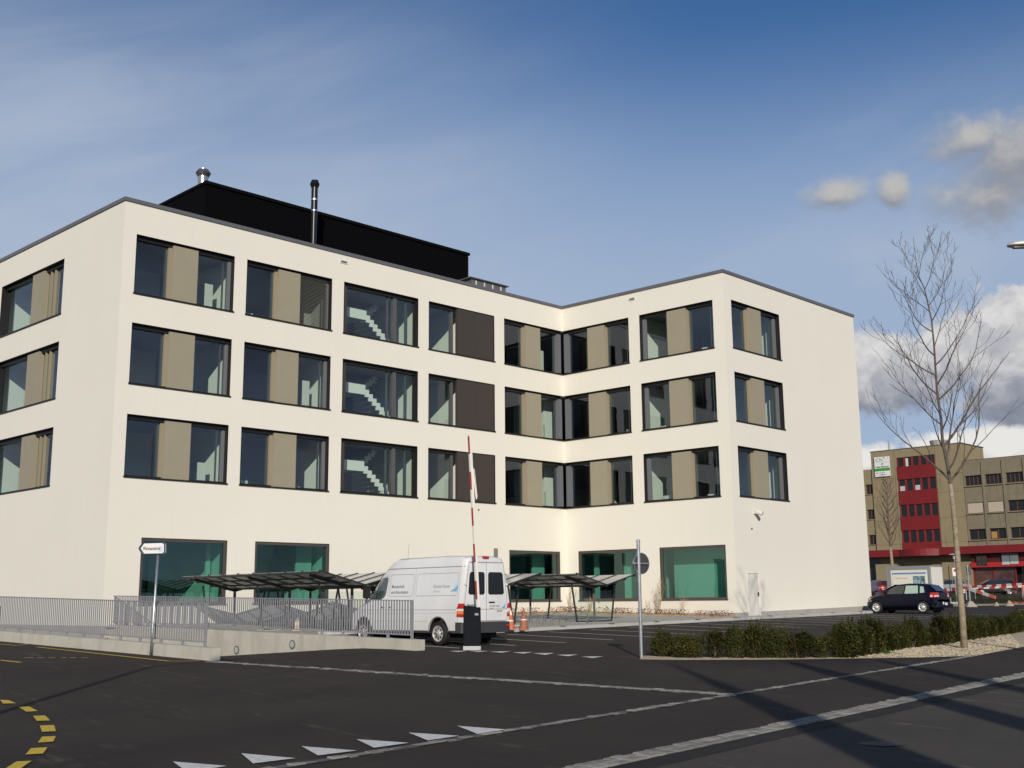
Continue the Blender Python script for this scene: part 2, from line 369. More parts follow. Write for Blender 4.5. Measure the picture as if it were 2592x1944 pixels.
for i in range(3):
    for j in range(3):
        if i == 1 and j == 1: continue
        def sub(c0, c1, far): 
            return [c0, c1]
        # split long cells at the clamp limits by a denser grid
        aL = [As[i]+(As[i+1]-As[i])*k/9 for k in range(10)] if As[i+1]-As[i] > 100 else [As[i], As[i+1]]
        bL = [Bs[j]+(Bs[j+1]-Bs[j])*k/9 for k in range(10)] if Bs[j+1]-Bs[j] > 100 else [Bs[j], Bs[j+1]]
        if i == 0: aL = [-BIG, -500, -300, -200, -150, -120, -100, -80, -60, -40, -20, RA0]
        if i == 2: aL = [RA1, 60, 80, 100, 120, 150, 200, 300, 500, BIG]
        if j == 0: bL = [-BIG, -500, -300, -200, -160, -140, -120, -100, -80, -60, -40, -20, lo]
        if j == 2: bL = [hi, 20, 40, 60, 80, 120, 200, 400, BIG]
        for a_ in range(len(aL)-1):
            for b_ in range(len(bL)-1):
                g.quad(*[gpt(fromab(*c)) for c in ((aL[a_], bL[b_]), (aL[a_+1], bL[b_]), (aL[a_+1], bL[b_+1]), (aL[a_], bL[b_+1]))])
tag(g.build('ground', ASPH), kind='structure')
# sunken delivery ramp behind the low wall
rp = MB(); prev = None
def rz_(a): return gz(*fromab(a, 0)[:2]) - (0 if a < RA0 else min(2.6, .018*(a-RA0)**2 if a-RA0 < 5 else .45+.16*(a-RA0-5)))
ns = [RA0+(RA1-RA0)*k/20 for k in range(21)]
for k in range(20):
    q = [fromab(ns[k], lo), fromab(ns[k+1], lo), fromab(ns[k+1], hi), fromab(ns[k], hi)]
    zs = [gz(*p[:2])-(gz(*fromab(a, 0)[:2])-rz_(a)) for p, a in zip(q, (ns[k], ns[k+1], ns[k+1], ns[k]))]
    rp.quad(*[Vector((p.x, p.y, z)) for p, z in zip(q, zs)])
e_ = [fromab(RA1, lo), fromab(RA1, hi)]
rp.quad(*[Vector((e_[0].x, e_[0].y, -4)), Vector((e_[1].x, e_[1].y, -4)), Vector((e_[1].x, e_[1].y, 0)), Vector((e_[0].x, e_[0].y, 0))])
tag(rp.build('ramp_road', ASPH), kind='structure')

def sheet(pts, h, name, m, kind='structure', **kw):
    b = MB(); b.quad(*[gpt(p, h) for p in pts]); o = b.build(name, m); tag(o, kind=kind, **kw); return o
PX = lambda ox, oy: (lambda x, y: G(ox+x/2.56, oy+y/2.56))
rc = PX(1728, 1550); lc = PX(0, 1450); mc = PX(864, 1550)
# older grey road in the near right corner, with its dark tar seam
kd = Vector((math.cos(R(49.6)), math.sin(R(49.6)), 0)); kn = Vector((kd.y, -kd.x, 0)); K0 = Vector((1.95, 14.1, 0))
def kp(a, b): return K0+kd*a+kn*b
sheet([kp(-14, .30), kp(60, .30), kp(60, 9), kp(-14, 9)], .004, 'road', ASPH2)
sheet([kp(-14, -.02), kp(60, -.02), kp(60, .34), kp(-14, .34)], .008, 'road_seam', ASPH3)
# cobble strips: every stone modelled
def cobbles(name, start, d, length, rows, size, m, raise_=.012, rowgap=.012, seed=1):
    rnd = random.Random(seed); b = MB(); d = Vector(d).normalized(); n = Vector((d.y, -d.x, 0))
    bed = MB(); wtot = rows*(size+rowgap)
    bed.quad(*[gpt(start+d*a+n*c, .009) for a, c in ((0, 0), (length, 0), (length, wtot), (0, wtot))])
    for r_ in range(rows):
        a = rnd.random()*size
        while a < length:
            L = size*rnd.uniform(.85, 1.5); c0 = r_*(size+rowgap)+rnd.uniform(-.006, .008); c1 = c0+size*rnd.uniform(.93, 1.03)
            h = raise_+rnd.uniform(-.006, .01); j = lambda: rnd.uniform(-.006, .006); e = .012
            bt = [start+d*(a+j())+n*(c0+j()), start+d*(a+L+j())+n*(c0+j()), start+d*(a+L+j())+n*(c1+j()), start+d*(a+j())+n*(c1+j())]
            ctr = sum(bt, Vector())/4
            b.hexa([gpt(p, 0) for p in bt], [gpt(p+(ctr-p)*.10, h+j()*.6) for p in bt]); a += L+rowgap
    bd = bed.build(name, MATS['joint_mortar']); tag(bd, kind='structure')
    o = b.build('cobble_stones', m, bd); return bd
mat('joint_mortar', (.10, .095, .085), .95, var=.25, vscale=10)
def granite(name, a, b_, c_):
    m = bpy.data.materials.new(name); m.use_nodes = True; T = NT(m.node_tree); b = T.n['Principled BSDF']
    g_ = T.new('ShaderNodeNewGeometry'); ri = g_.outputs['Random Per Island']
    c = T.mix(ri, (*a, 1), (*b_, 1)); c = T.mix(T.m('MULTIPLY', T.sm(T.noise(g_.outputs['Position'], 60, 3, .7), .45, .7), .6), c, (*c_, 1))
    T.put(b.inputs['Base Color'], c); b.inputs['Roughness'].default_value = .8
    bn = T.new('ShaderNodeBump'); bn.inputs['Strength'].default_value = .5; bn.inputs['Distance'].default_value = .01
    T.put(bn.inputs['Height'], T.noise(g_.outputs['Position'], 35, 4, .7)); T.l.new(bn.outputs[0], b.inputs['Normal'])
    MATS[name] = m; return m
GRAN = granite('granite_setts', (.16, .155, .14), (.30, .285, .25), (.12, .115, .105))
c1a, c1b = lc(1375, 574), G(1860, 1757)
cobbles('cobble_strip', Vector((c1a.x, c1a.y, 0)), (c1b-c1a).xy.to_3d(), (c1b-c1a).length, 2, .13, GRAN, seed=3)
c2a, c2b = G(600, 1957), G(2460, 1660)
dd_ = (c2b-c2a).xy.to_3d()
cobbles('cobble_line', Vector((c2a.x, c2a.y, 0)), dd_, dd_.length, 1, .14, GRAN, seed=5)
cobbles('granite_kerb', kp(-12, -.36), kd, 62, 2, .150, GRAN, .024, .018, seed=9)
# painted marks: each lies on the ground as its own thin sheet (a pattern of the yard surface)
pw = MB()
def mark(b, pts, h=.013): b.quad(*[Vector((p.x, p.y, gz(p.x, p.y)+h)) for p in pts])
for tri in ([mc(750, 741), mc(1072, 765), mc(880, 793)], [mc(435, 785), mc(765, 806), mc(560, 836)], [mc(97, 828), mc(438, 852), mc(212, 884)],
            [lc(1955, 1130), lc(2312, 1158), lc(2060, 1190)], [lc(1563, 1176), lc(1915, 1208), lc(1640, 1242)], [lc(1120, 1230), lc(1470, 1258), lc(1215, 1300)]): mark(pw, tri)
for tri in ([(700, 253), (820, 252), (755, 260)], [(825, 252), (955, 253), (890, 260)], [(958, 258), (1098, 254), (1040, 265)], [(1110, 262), (1240, 260), (1180, 271)], [(1240, 268), (1380, 266), (1325, 279)], [(1395, 278), (1535, 276), (1470, 288)], [(1555, 290), (1698, 288), (1630, 300)]): mark(pw, [mc(*p) for p in tri])
tag(pw.build('give_way_triangles', PAINTW), kind='structure')
bl = MB(); bd = Vector((-.7071, .7071, 0)); bn_ = Vector((.7071, .7071, 0))
ends = [(-1.55, 33.03), (.01, 34.25), (1.55, 35.53), (3.11, 37.07), (4.58, 38.74)]
for k in range(1, 13): ends.append((4.58+1.62*k, 38.74+1.70*k))
for k, (x, y) in enumerate(ends):
    P = Vector((x, y, 0)); L = 4.75
    mark(bl, [P-bn_*.05, P+bn_*.05, P+bn_*.05+bd*L, P-bn_*.05+bd*L], .008)
_p, _q = G(2578, 1544), G(2690, 1537); _n = Vector((-(_q-_p).y, (_q-_p).x, 0)).normalized()*.07; mark(bl, [_p-_n, _q-_n, _q+_n, _p+_n], .008)
tag(bl.build('parking_bay_lines', PAINTW), kind='structure')
ye = MB()
for q in ([(0, 828), (55, 830), (105, 850), (20, 852)], [(118, 873), (190, 872), (245, 900), (172, 905)], [(214, 932), (292, 930), (325, 962), (238, 965)], [(258, 995), (350, 992), (362, 1032), (272, 1036)], [(272, 1068), (362, 1064), (345, 1100), (245, 1107)], [(200, 1143), (308, 1137), (278, 1178), (165, 1184)], [(105, 1230), (206, 1225), (132, 1275), (25, 1282)]):
    mark(ye, [lc(*p) for p in q])
def strip(b, p, q, wd, h=.008):
    d = (q-p).xy.to_3d().normalized(); n = Vector((-d.y, d.x, 0))*wd/2; mark(b, [p-n, q-n, q+n, p+n], h)
strip(ye, lc(240, 482), lc(1095, 574), .1); strip(ye, lc(1095, 574), lc(1290, 573), .09)
strip(ye, lc(0, 463), lc(75, 468), .1); strip(ye, lc(75, 474), lc(180, 466), .1); strip(ye, lc(0, 568), lc(135, 582), .12)
for x0, x1 in ((160, 215), (240, 285), (315, 358), (400, 430), (455, 490), (530, 570)): strip(ye, lc(x0, 552), lc(x1, 551), .1)
tag(ye.build('yellow_lane_marks', PAINTY), kind='structure')
# manhole cover on the road
mh = MB(); c = G(2231, 1882); mh.lathe([(.30, 0), (.30, .006)], (c.x, c.y, gz(c.x, c.y)+.002), n=24)
tag(mh.build('manhole_cover', mat('cover_iron', (.055, .05, .045), .7, .2, var=.3, vscale=20)), 'dark round iron manhole cover in the near grey road', 'manhole cover')

# ================================================================== BUILDING
A_, B_, C_, D_ = [Vector((*p, 0)) for p in ((-15.258, 43.336), (2.774, 61.254), (10.381, 54.322), (19.517, 63.754))]
d0 = Vector((math.cos(R(136.2)), math.sin(R(136.2)), 0)); E_ = A_+d0*24
d1 = (B_-A_).normalized(); Fb = E_+d1*39.06
class Fr:
    def __init__(s, P, Q):
        s.P = Vector((P.x, P.y, 0)); s.L = (Q-P).length; s.d = (Q-P).normalized(); s.n = Vector((s.d.y, -s.d.x, 0))
    def p(s, a, t, z): q = s.P+s.d*a+s.n*t; return Vector((q.x, q.y, z))
    def bx(s, b, a0, a1, t0, t1, z0, z1):
        return b.hexa([s.p(a0, t0, z0), s.p(a1, t0, z0), s.p(a1, t1, z0), s.p(a0, t1, z0)], [s.p(a0, t0, z1), s.p(a1, t0, z1), s.p(a1, t1, z1), s.p(a0, t1, z1)])
def wall(b, fr, z0, z1, ops, th, m0, m1):
    """front, back and reveals of a wall with openings; m0/m1 shift the back edge at each end (mitre)"""
    ss = sorted({0, fr.L, *[v for o in ops for v in o[:2]]}); zs = sorted({z0, z1, *[v for o in ops for v in o[2:4]]})
    def solid(i, j):
        if i < 0 or j < 0 or i >= len(ss)-1 or j >= len(zs)-1: return False
        c, e = (ss[i]+ss[i+1])/2, (zs[j]+zs[j+1])/2
        return not any(o[0] < c < o[1] and o[2] < e < o[3] for o in ops)
    def bs(s): return s+m0 if s == 0 else (s+m1 if s == fr.L else s)
    for i in range(len(ss)-1):
        for j in range(len(zs)-1):
            if not solid(i, j): continue
            s0, s1, c, e = ss[i], ss[i+1], zs[j], zs[j+1]
            b.quad(fr.p(s0, 0, c), fr.p(s1, 0, c), fr.p(s1, 0, e), fr.p(s0, 0, e))
            b.quad(fr.p(bs(s0), -th, c), fr.p(bs(s0), -th, e), fr.p(bs(s1), -th, e), fr.p(bs(s1), -th, c))
            if i > 0 and not solid(i-1, j): b.quad(fr.p(s0, 0, c), fr.p(s0, 0, e), fr.p(bs(s0), -th, e), fr.p(bs(s0), -th, c))
            if i < len(ss)-2 and not solid(i+1, j): b.quad(fr.p(s1, 0, c), fr.p(bs(s1), -th, c), fr.p(bs(s1), -th, e), fr.p(s1, 0, e))
            if not solid(i, j-1): b.quad(fr.p(s0, 0, c), fr.p(bs(s0), -th, c), fr.p(bs(s1), -th, c), fr.p(s1, 0, c))
            if not solid(i, j+1): b.quad(fr.p(s0, 0, e), fr.p(s1, 0, e), fr.p(bs(s1), -th, e), fr.p(bs(s0), -th, e))
f0_, f1_, f2_, f3_ = Fr(E_, A_), Fr(A_, B_), Fr(B_, C_), Fr(C_, D_)
f4_, f5_ = Fr(D_, Fb), Fr(Fb, E_)
ROWS = [('R3', 12.05, 14.50), ('R2', 8.43, 10.89), ('R1', 4.80, 7.26)]
TH = .42; ZB = -2.2; ZT = 15.78
L0 = f0_.L
f1c = [.55, 5.60, 10.71, 15.82]; WW = 4.45
ops = {0: [], 1: [], 2: [], 3: []}
for nm, zb, zt in ROWS:
    for s in f1c: ops[1].append((s, s+WW, zb, zt))
    ops[1].append((f1_.L-WW, f1_.L, zb, zt)); ops[2].append((0, 4.50, zb, zt)); ops[2].append((5.19, 5.19+WW, zb, zt))
    ops[3].append((.62, .62+WW, zb, zt))
    for k in range(3): ops[0].append((L0-5.12-6.35-k*8.0, L0-5.12-k*8.0, zb, zt))
for s in ((1.40, 5.14), (6.44, 10.19), (21.20, 24.95)): ops[1].append((*s, -.03, 2.54))
for s in ((.83, 4.62), (5.99, 9.78)): ops[2].append((*s, -.03, 2.54))
ops[3].append((.91, 1.96, -.86, 1.24))
office = thing('office_building', (A_.x, A_.y, gz(A_.x, A_.y)), 'white four-storey rendered office building with wide dark-framed windows and a stepped front', 'building')
wb = MB()
wall(wb, f0_, ZB, ZT, ops[0], TH, TH, -TH); wall(wb, f1_, ZB, ZT, ops[1], TH, TH, TH)
wall(wb, f2_, ZB, ZT, ops[2], TH, -TH, -TH); wall(wb, f3_, ZB, ZT, ops[3], TH, TH, -TH)
for f_ in (f4_, f5_): wall(wb, f_, ZB, ZT, [], TH, TH, -TH)
wb.build('wall', WHITE_WALL, office, recalc=False)
rb = MB(); foot = [E_, A_, B_, C_, D_, Fb]
rb.quad(*[Vector((p.x, p.y, 15.45)) for p in foot]); rf = rb.build('roof', ROOFM, office)
ed = MB()
for f_, e0, e1 in ((f0_, 0, .06), (f1_, -.06, -.06), (f2_, .06, .06), (f3_, -.06, .06), (f4_, -.06, .06), (f5_, -.06, .06)):
    b0 = [f_.p(0-e0*0, .055, 15.76), f_.p(f_.L, .055, 15.76)]
    s0 = {0: -.055}.get(0); i0 = .055 if f_ is f2_ else -.055; i1 = -.055 if f_ is f1_ else .055
    m0_ = .055 if f_ is f2_ else -.055
    ed.hexa([f_.p(m0_, .055, 15.765), f_.p(f_.L+i1, .055, 15.765), f_.p(f_.L-(TH if f_ is not f1_ else -TH)*1, -TH, 15.765), f_.p((TH if f_ is not f2_ else -TH), -TH, 15.765)],
            [f_.p(m0_, .055, 15.915), f_.p(f_.L+i1, .055, 15.915), f_.p(f_.L-(TH if f_ is not f1_ else -TH)*1, -TH, 15.90), f_.p((TH if f_ is not f2_ else -TH), -TH, 15.90)])
ed.build('roof_edge', CAPM, office)
pl = MB()
for f_, t0, t1 in ((f0_, -.75, -.75), (f1_, -.75, -.62), (f2_, -.62, -.62), (f3_, -.62, -.42), (f4_, -.42, -.3)):
    segs = [(0, f_.L)]
    if f_ is f3_: segs = [(0, .88), (1.99, f_.L)]
    for a0, a1 in segs:
        za = t0+(t1-t0)*a0/f_.L; zb_ = t0+(t1-t0)*a1/f_.L; e = .012
        x0 = a0-(e if a0 == 0 and f_ is not f2_ else (-e if f_ is f2_ else 0)); x1 = a1+(e if a1 == f_.L and f_ is not f1_ else (-e if f_ is f1_ else 0))
        pl.quad(f_.p(x0, e, -2.3), f_.p(x1, e, -2.3), f_.p(x1, e, zb_), f_.p(x0, e, za))
        pl.quad(f_.p(x0, e, za), f_.p(x1, e, zb_), f_.p(x1, -.01, zb_), f_.p(x0, -.01, za))
pl.build('plinth', PLINTH, office)
# interiors seen through the panes: slabs, corridor walls, partitions
it = MB()
def inset(k):
    k_ = k
    pts = []
    for f_, g_ in ((f5_, f0_), (f0_, f1_), (f1_, f2_), (f2_, f3_), (f3_, f4_), (f4_, f5_)):
        P = g_.P-f_.n*k_-g_.n*k_; pts.append(P)
    return pts
ip = inset(TH+.02)
for zf in (0.0-.45, 4.0-.25, 7.63, 11.26): it.hexa([Vector((p.x, p.y, zf-.27)) for p in ip], [Vector((p.x, p.y, zf)) for p in ip])
it.build('floor_slab', INTF, office)
ce = MB()
for zf in (2.9, 7.32, 10.95, 14.56): ce.quad(*[Vector((p.x, p.y, zf)) for p in ip])
ce.build('ceiling', INTC, office)
pa = MB(); pg = MB()
ZS = [(-.45, 2.9), (3.75, 7.32), (7.63, 10.95), (11.26, 14.56)]
cg = inset(5.6)
for i_, (z0, z1) in enumerate(ZS):
    for f_, lst in ((f1_, (5.28, 10.38, 15.48, 20.6)), (f2_, (4.85,)), (f3_, (5.55,)), (f0_, (L0-11.9, L0-4.7, L0-19.7))):
        for s in lst:
            f_.bx(pa, s-.06, s+.06, -TH-.03, -4.2, z0, z1)
    if i_ > 0:
        for f_, a0, a1 in ((f1_, 4.6, 10.4), (f1_, 15.5, f1_.L), (f3_, 6.2, f3_.L)): f_.bx(pg, a0, a1, -5.5, -5.6, z0, z1)
        f1_.bx(pa, 18.3, 18.42, -.75, -3.2, z0, z1)
        if i_ < 3: f1_.bx(pa, 25.0, 25.9, -1.1, -1.25, z0, z1); f1_.bx(pa, 25.0, 25.12, -1.25, -3.4, z0, z1); f2_.bx(pa, .9, 1.02, -1.3, -3.2, z0, z1)
        for f_, a0 in ((f1_, 7.6), (f1_, 18.0), (f1_, 23), (f3_, 8)): f_.bx(pg, a0, a0+1.0, -5.42, -5.5, z0, z0+2.1)
    else:
        f1_.bx(pg, 4.0, f1_.L, -4.3, -4.4, z0, z1)
        for f_, a0, a1 in ((f1_, 4.9, 5.1), (f1_, 9.3, 10.1), (f1_, 21.2, 21.5), (f1_, 24.1, 25.0), (f2_, .9, 1.2), (f2_, 2.9, 4.0), (f2_, 4.1, 4.55), (f2_, 6.0, 9.8)): f_.bx(pa, a0, a1, -1.2, -1.3, z0, z1)
pa.build('partition', INTW, office); pg.build('corridor_wall', INTG, office)
# pale inner window boards / cupboards and desks by the panes
cu_ = MB(); rnd = random.Random(4)
for (z0, z1), zb in zip(ZS[1:], (4.8, 8.43, 12.05)):
    for f_, lst in ((f1_, (.55, 5.6, 20.97)), (f2_, (0.4, 5.2)), (f3_, (.62,))):
        for s in lst:
            f_.bx(cu_, s+WW-.75, s+WW-.35, -1.1, -1.9, z0, zb+rnd.uniform(.9, 1.5)) if rnd.random() < .75 else None
            f_.bx(cu_, s+.15, s+1.5, -.75, -1.5, zb-.06, zb-.02)
            f_.bx(cu_, s+.5, s+.5+rnd.uniform(.25, .5), -.9, -1.1, zb-.02, zb+rnd.uniform(.12, .4))
            if rnd.random() < .7: f_.bx(cu_, s+3.2, s+3.5, -.8, -1.2, zb-.02, zb+rnd.uniform(.1, .35))
    f0_.bx(cu_, L0-10.9, L0-8.4, -1.1, -1.5, z0, zb+1.15); f0_.bx(cu_, L0-7.2, L0-6.2, -2.2, -2.5, z0, zb+1.9)
cu_.build('office_furniture', mat('furniture_pale', (.62, .63, .58), .7), office)
# sawtooth concrete stairs behind the third window column
stm = MB()
for (z0, z1), zb in zip(ZS[1:], (4.8, 8.43, 12.05)):
    n = 16; 
    if zb > 12: n = 16
    for k in range(n):
        s = 12.95+k*.225; z = zb+1.42-k*.185
        if z < z0+.1: break
        f1_.bx(stm, s-.02, s+.25, -1.30, -2.5, z-.07, z); f1_.bx(stm, s, s+.225, -1.22, -1.30, z-.30, z+.05)
    f1_.bx(stm, 11.3, 12.95, -1.22, -1.30, zb+1.22, zb+1.70); f1_.bx(stm, 11.3, 12.95, -1.30, -2.6, zb+1.28, zb+1.36)
    for k in range(9):
        s = 13.5+k*.2; z = zb+1.75+k*.17
        if z > z1: break
        f1_.bx(stm, s, s+.38, -2.5, -3.5, z-.10, z); f1_.bx(stm, s, s+.2, -2.44, -2.5, z-.3, z+.04)
stm.build('staircase', mat('stair_white', (.80, .82, .78), .8), office)

def window(f_, s0, s1, zb, zt, kind, jl=.05, jr=.05):
    fr = MB(); GL, FD = (-.11, -.05) if kind == 'shop' else (-.30, -.25)
    # sheet metal lining of the opening, sill and frame
    f_.bx(fr, s0, s1, -.02, -TH, zt-.015, zt-.005) 
    f_.bx(fr, s0-.03, s1+.03 if not (f_ is f1_ and abs(s1-f_.L) < .01) else s1, .045, -.36, zb-.005, zb+.055)
    for a0, a1 in ((s0+.002, s0+.02), (s1-.02, s1-.002)):
        if (f_ is f1_ and abs(a1-f_.L) < .1) or (f_ is f2_ and a0 < .1): continue
        f_.bx(fr, a0, a1, -.004, -TH, zb+.055, zt-.015)
    # outer casement
    tp = .17 if kind != 'shop' else .12
    f_.bx(fr, s0+.02, s1-.02, FD+(.07 if kind != 'shop' else 0), -.36, zt-tp, zt-.015)
    f_.bx(fr, s0+.02, s1-.02, FD, -.36, zb+.055, zb+.13)
    if jl < .12: f_.bx(fr, s0+.02, s0+.02+jl, FD, -.36, zb+.13, zt-tp)
    if jr < .12: f_.bx(fr, s1-.02-jr, s1-.02, FD, -.36, zb+.13, zt-tp)
    o = fr.build('window', DARKF if kind != 'shop' else SHOPF, office)
    if jl >= .12: q = MB(); f_.bx(q, s0+.02, s0+.02+jl, FD if jl < .25 else -.10, -.36, zb+.13, zt-tp); q.build('jamb', JAMB, o)
    if jr >= .12: q = MB(); f_.bx(q, s1-.02-jr, s1-.02, FD if jr < .25 else -.10, -.36, zb+.13, zt-tp); q.build('jamb', JAMB, o)
    z0, z1 = zb+.13, zt-tp
    def pane(a0, a1):
        q = MB(); q.quad(f_.p(a0, GL, z0), f_.p(a1, GL, z0), f_.p(a1, GL, z1), f_.p(a0, GL, z1))
        q.build('pane', GLASSG if kind == 'shop' else GLASS, o, recalc=False)
    a, b = s0+.02+jl, s1-.02-jr; m = (s0+s1)/2
    if kind in ('office', 'blind'):
        p = MB(); f_.bx(p, m-.56, m+.56, -.075, -.40, zb+.057, zt-.10); p.build('infill_panel', BEIGE, o)
        for x0, x1 in ((m-.70, m-.563), (m+.563, m+.64)): q = MB(); f_.bx(q, x0, x1, -.22, -.38, z0, z1); q.build('side_frame', BEIGES, o)
        for x, x2 in ((m-.78, m-.71), (m+.66, m+.73), (s1-.36, s1-.33)): g2 = MB(); f_.bx(g2, x, x2, -.305, -.42, z0, z1); g2.build('casement', FRAMEG, o)
        pane(a, m-.71); pane(m+.65, b)
        if kind == 'blind':
            v = MB(); z = zb+.12
            while z < zt-.12:
                f_.bx(v, m+.60, b, -.16, -.20, z, z+.012); z += .062
            v.build('venetian_blind', mat('blind_slats', (.16, .145, .10), .5), o)
    elif kind == 'stair':
        p = MB(); f_.bx(p, s0+.02, s0+.30, -.16, -.24, z0, z1); p.build('infill_panel', DARKP, o)
        
        for x0, x1, t0 in ((s0+3.08, s0+3.28, -.22), (s0+2.78, s0+2.84, -.32), (s1-.55, s1-.49, -.32)): q = MB(); f_.bx(q, x0, x1, t0, -.42, z0, z1); q.build('casement', FRAMEG, o)
        pane(s0+.30, s0+3.07); pane(s0+3.29, b)
    elif kind == 'panel':
        for x0, x1 in ((s0+1.92, s0+3.165), (s0+3.175, s1-.022)): p = MB(); f_.bx(p, x0, x1, -.045, -.20, zb+.057, zt-.04); p.build('infill_panel', DARKP, o)
        q = MB(); f_.bx(q, s0+1.66, s0+1.80, -.24, -.42, z0, z1); q.build('casement', FRAMEG, o)
        pane(a, s0+1.66)
    elif kind == 'wide':
        p = MB(); f_.bx(p, s0+3.15, s0+4.3, -.075, -.40, zb+.057, zt-.10); p.build('infill_panel', BEIGE, o)
        for x in (s0+3.05, s0+4.6, s0+5.0): q = MB(); f_.bx(q, x, x+.10, -.22, -.42, z0, z1); q.build('side_frame', BEIGES, o)
        pane(a, s0+3.0); pane(s0+4.31, b)
    else:
        pane(a, b)
for nm, zb, zt in ROWS:
    window(f1_, .55, .55+WW, zb, zt, 'office', .05, .14)
    window(f1_, 5.60, 5.60+WW, zb, zt, 'blind' if nm == 'R3' else 'office', .05, .14)
    window(f1_, 10.71, 10.71+WW, zb, zt, 'stair'); window(f1_, 15.82, 15.82+WW, zb, zt, 'panel')
    window(f1_, f1_.L-WW, f1_.L, zb, zt, 'office', .05, .26)
    window(f2_, 0, 4.50, zb, zt, 'office', .26, .05); window(f2_, 5.19, 5.19+WW, zb, zt, 'office', .22, .05)
    window(f3_, .62, .62+WW, zb, zt, 'office', .05, .22)
    for k in range(3): window(f0_, L0-5.12-6.35-k*8.0, L0-5.12-k*8.0, zb, zt, 'wide', .08, .05)
for s in ((1.40, 5.14), (6.44, 10.19), (21.20, 24.95)): window(f1_, *s, -.03, 2.54, 'shop', .10, .10)
for s in ((.83, 4.62), (5.99, 9.78)): window(f2_, *s, -.03, 2.54, 'shop', .10, .10)
# side door
db = MB(); f3_.bx(db, .957, 1.913, -.012, -.08, -.86, 1.198); dr = db.build('door', mat('door_white', (.70, .67, .60), .6), office)
df = MB(); f3_.bx(df, .89, .955, .014, -.10, -.90, 1.255); f3_.bx(df, 1.915, 1.98, .014, -.10, -.90, 1.255); f3_.bx(df, .955, 1.915, .014, -.10, 1.20, 1.255)
df.build('door_frame', mat('door_frame_white', (.80, .76, .67), .7), dr)
dh = MB(); f3_.bx(dh, 1.80, 1.85, -.03, .03, .12, .32); dh.bar(f3_.p(1.83, .03, .26), f3_.p(1.70, .03, .26), .02, .02); dh.build('handle', mat('dark_handle', (.05, .05, .05), .4, .6), dr)
# roof plant room, chimney pipes, vent box
pent = MB()
PN = Vector((-f1_.n.x, -f1_.n.y, 0))
pf = Fr(A_+PN*4.0+f1_.d*5.76, A_+PN*4.0+f1_.d*22.1)
pf.bx(pent, 0, pf.L, 0, -9, 15.3, 19.02)
z = 15.5
while z < 18.95:
    pf.bx(pent, -.02, pf.L+.02, .03, .0, z, z+.05); pfL = Fr(pf.p(0, -9, 0), pf.p(0, 0, 0)); pfL.bx(pent, 0, 9, .05, 0, z, z+.07)
    pfR = Fr(pf.p(pf.L, 0, 0), pf.p(pf.L, -9, 0)); pfR.bx(pent, 0, 9, .05, 0, z, z+.05); z += .085
pf.bx(pent, -.08, pf.L+.08, .10, -9.1, 19.02, 19.17)
pr = pent.build('plant_room', BLACKL, office)
def pipe(x, y, z0, z1, r, m, cap, name):
    b = MB(); b.lathe([(r, 0), (r, z1-z0-cap*2.6), (r*1.08, z1-z0-cap*2.6), (r*1.08, z1-z0-cap*2.5), (r, z1-z0-cap*2.5), (r, z1-z0-cap), (r*1.12, z1-z0-cap), (r*1.52, z1-z0-cap*.55), (r*1.05, z1-z0-.02), (r*1.05, z1-z0)], (x, y, z0), n=24)
    o = b.build(name, m, office, smooth=True); o.data.set_sharp_from_angle(angle=R(30)); return o
cp = f1_.p(10.35+.9, -2.4, 0); cpp = onwall(795, 530, cp.xy, (1, 0))
P_ = A_+PN*2.2; q_ = onwall(797, 457, P_.xy, f1_.d.xy); ch = pipe(q_.x, q_.y, 15.4, q_.z, .155, mat('black_flue', (.03, .03, .032), .3, .7), .36, 'flue_pipe')
rg = MB()
for zz in (q_.z-1.55, q_.z-1.0): rg.lathe([(.165, 0), (.165, .05)], (q_.x, q_.y, zz), n=20)
rg.build('pipe_clamp', CHROME, ch)
P2 = A_+PN*5.2; q2 = onwall(515, 430, P2.xy, f1_.d.xy); pipe(q2.x, q2.y, 17, q2.z, .24, mat('steel_flue', (.5, .48, .46), .28, .9), .34, 'exhaust_pipe')
P3 = A_+PN*1.6; v0 = onwall(1193, 716, P3.xy, f1_.d.xy); v1 = onwall(1280, 735, P3.xy, f1_.d.xy)
vf = Fr(Vector((v0.x, v0.y, 0)), Vector((v1.x, v1.y, 0))); vb = MB(); vzt = onwall(1197, 706, P3.xy, f1_.d.xy).z+.12
vf.bx(vb, 0, vf.L, 0, -1.6, 15.4, vzt-.1); vf.bx(vb, -.15, vf.L+.15, .12, -1.75, vzt-.1, vzt-.05)
vx = vb.build('roof_vent', CAPM, office)
vs_ = MB()
for k in range(4): vf.bx(vs_, vf.L*(.12+.24*k), vf.L*(.12+.24*k)+.07, .02, -.01, vzt-.62, vzt-.18)
vs_.build('vent_slot', mat('slot_pale', (.7, .68, .62), .6), vx)
# small fixtures on the walls
def fixture(u, v, f_, w_, h, dpt, m, name):
    p = onwall(u, v, f_.P.xy, f_.d.xy); s = (p.xy-f_.P.xy).dot(f_.d.xy); b = MB(); f_.bx(b, s-w_/2, s+w_/2, dpt, 0.0, p.z-h/2, p.z+h/2); return b.build(name, m, office)
for u, v, f_ in ((869.5, 663, f1_), (1600, 757, f2_)):
    o = fixture(u, v, f_, .42, .16, .03, mat('slot_pale', (.7, .68, .62), .6), 'overflow_spout'); p = onwall(u, v, f_.P.xy, f_.d.xy); s = (p.xy-f_.P.xy).dot(f_.d.xy)
    b = MB(); f_.bx(b, s-.15, s+.17, .035, .031, p.z-.05, p.z+.04); b.build('opening', mat('opening_dark', (.12, .11, .09), .8), o)
fixture(1254.6, 1404, f1_, .26, .62, .03, mat('louvre_brown', (.20, .19, .17), .6), 'wall_louvre')
p = onwall(1908, 1299, f3_.P.xy, f3_.d.xy); s = (p.xy-f3_.P.xy).dot(f3_.d.xy)
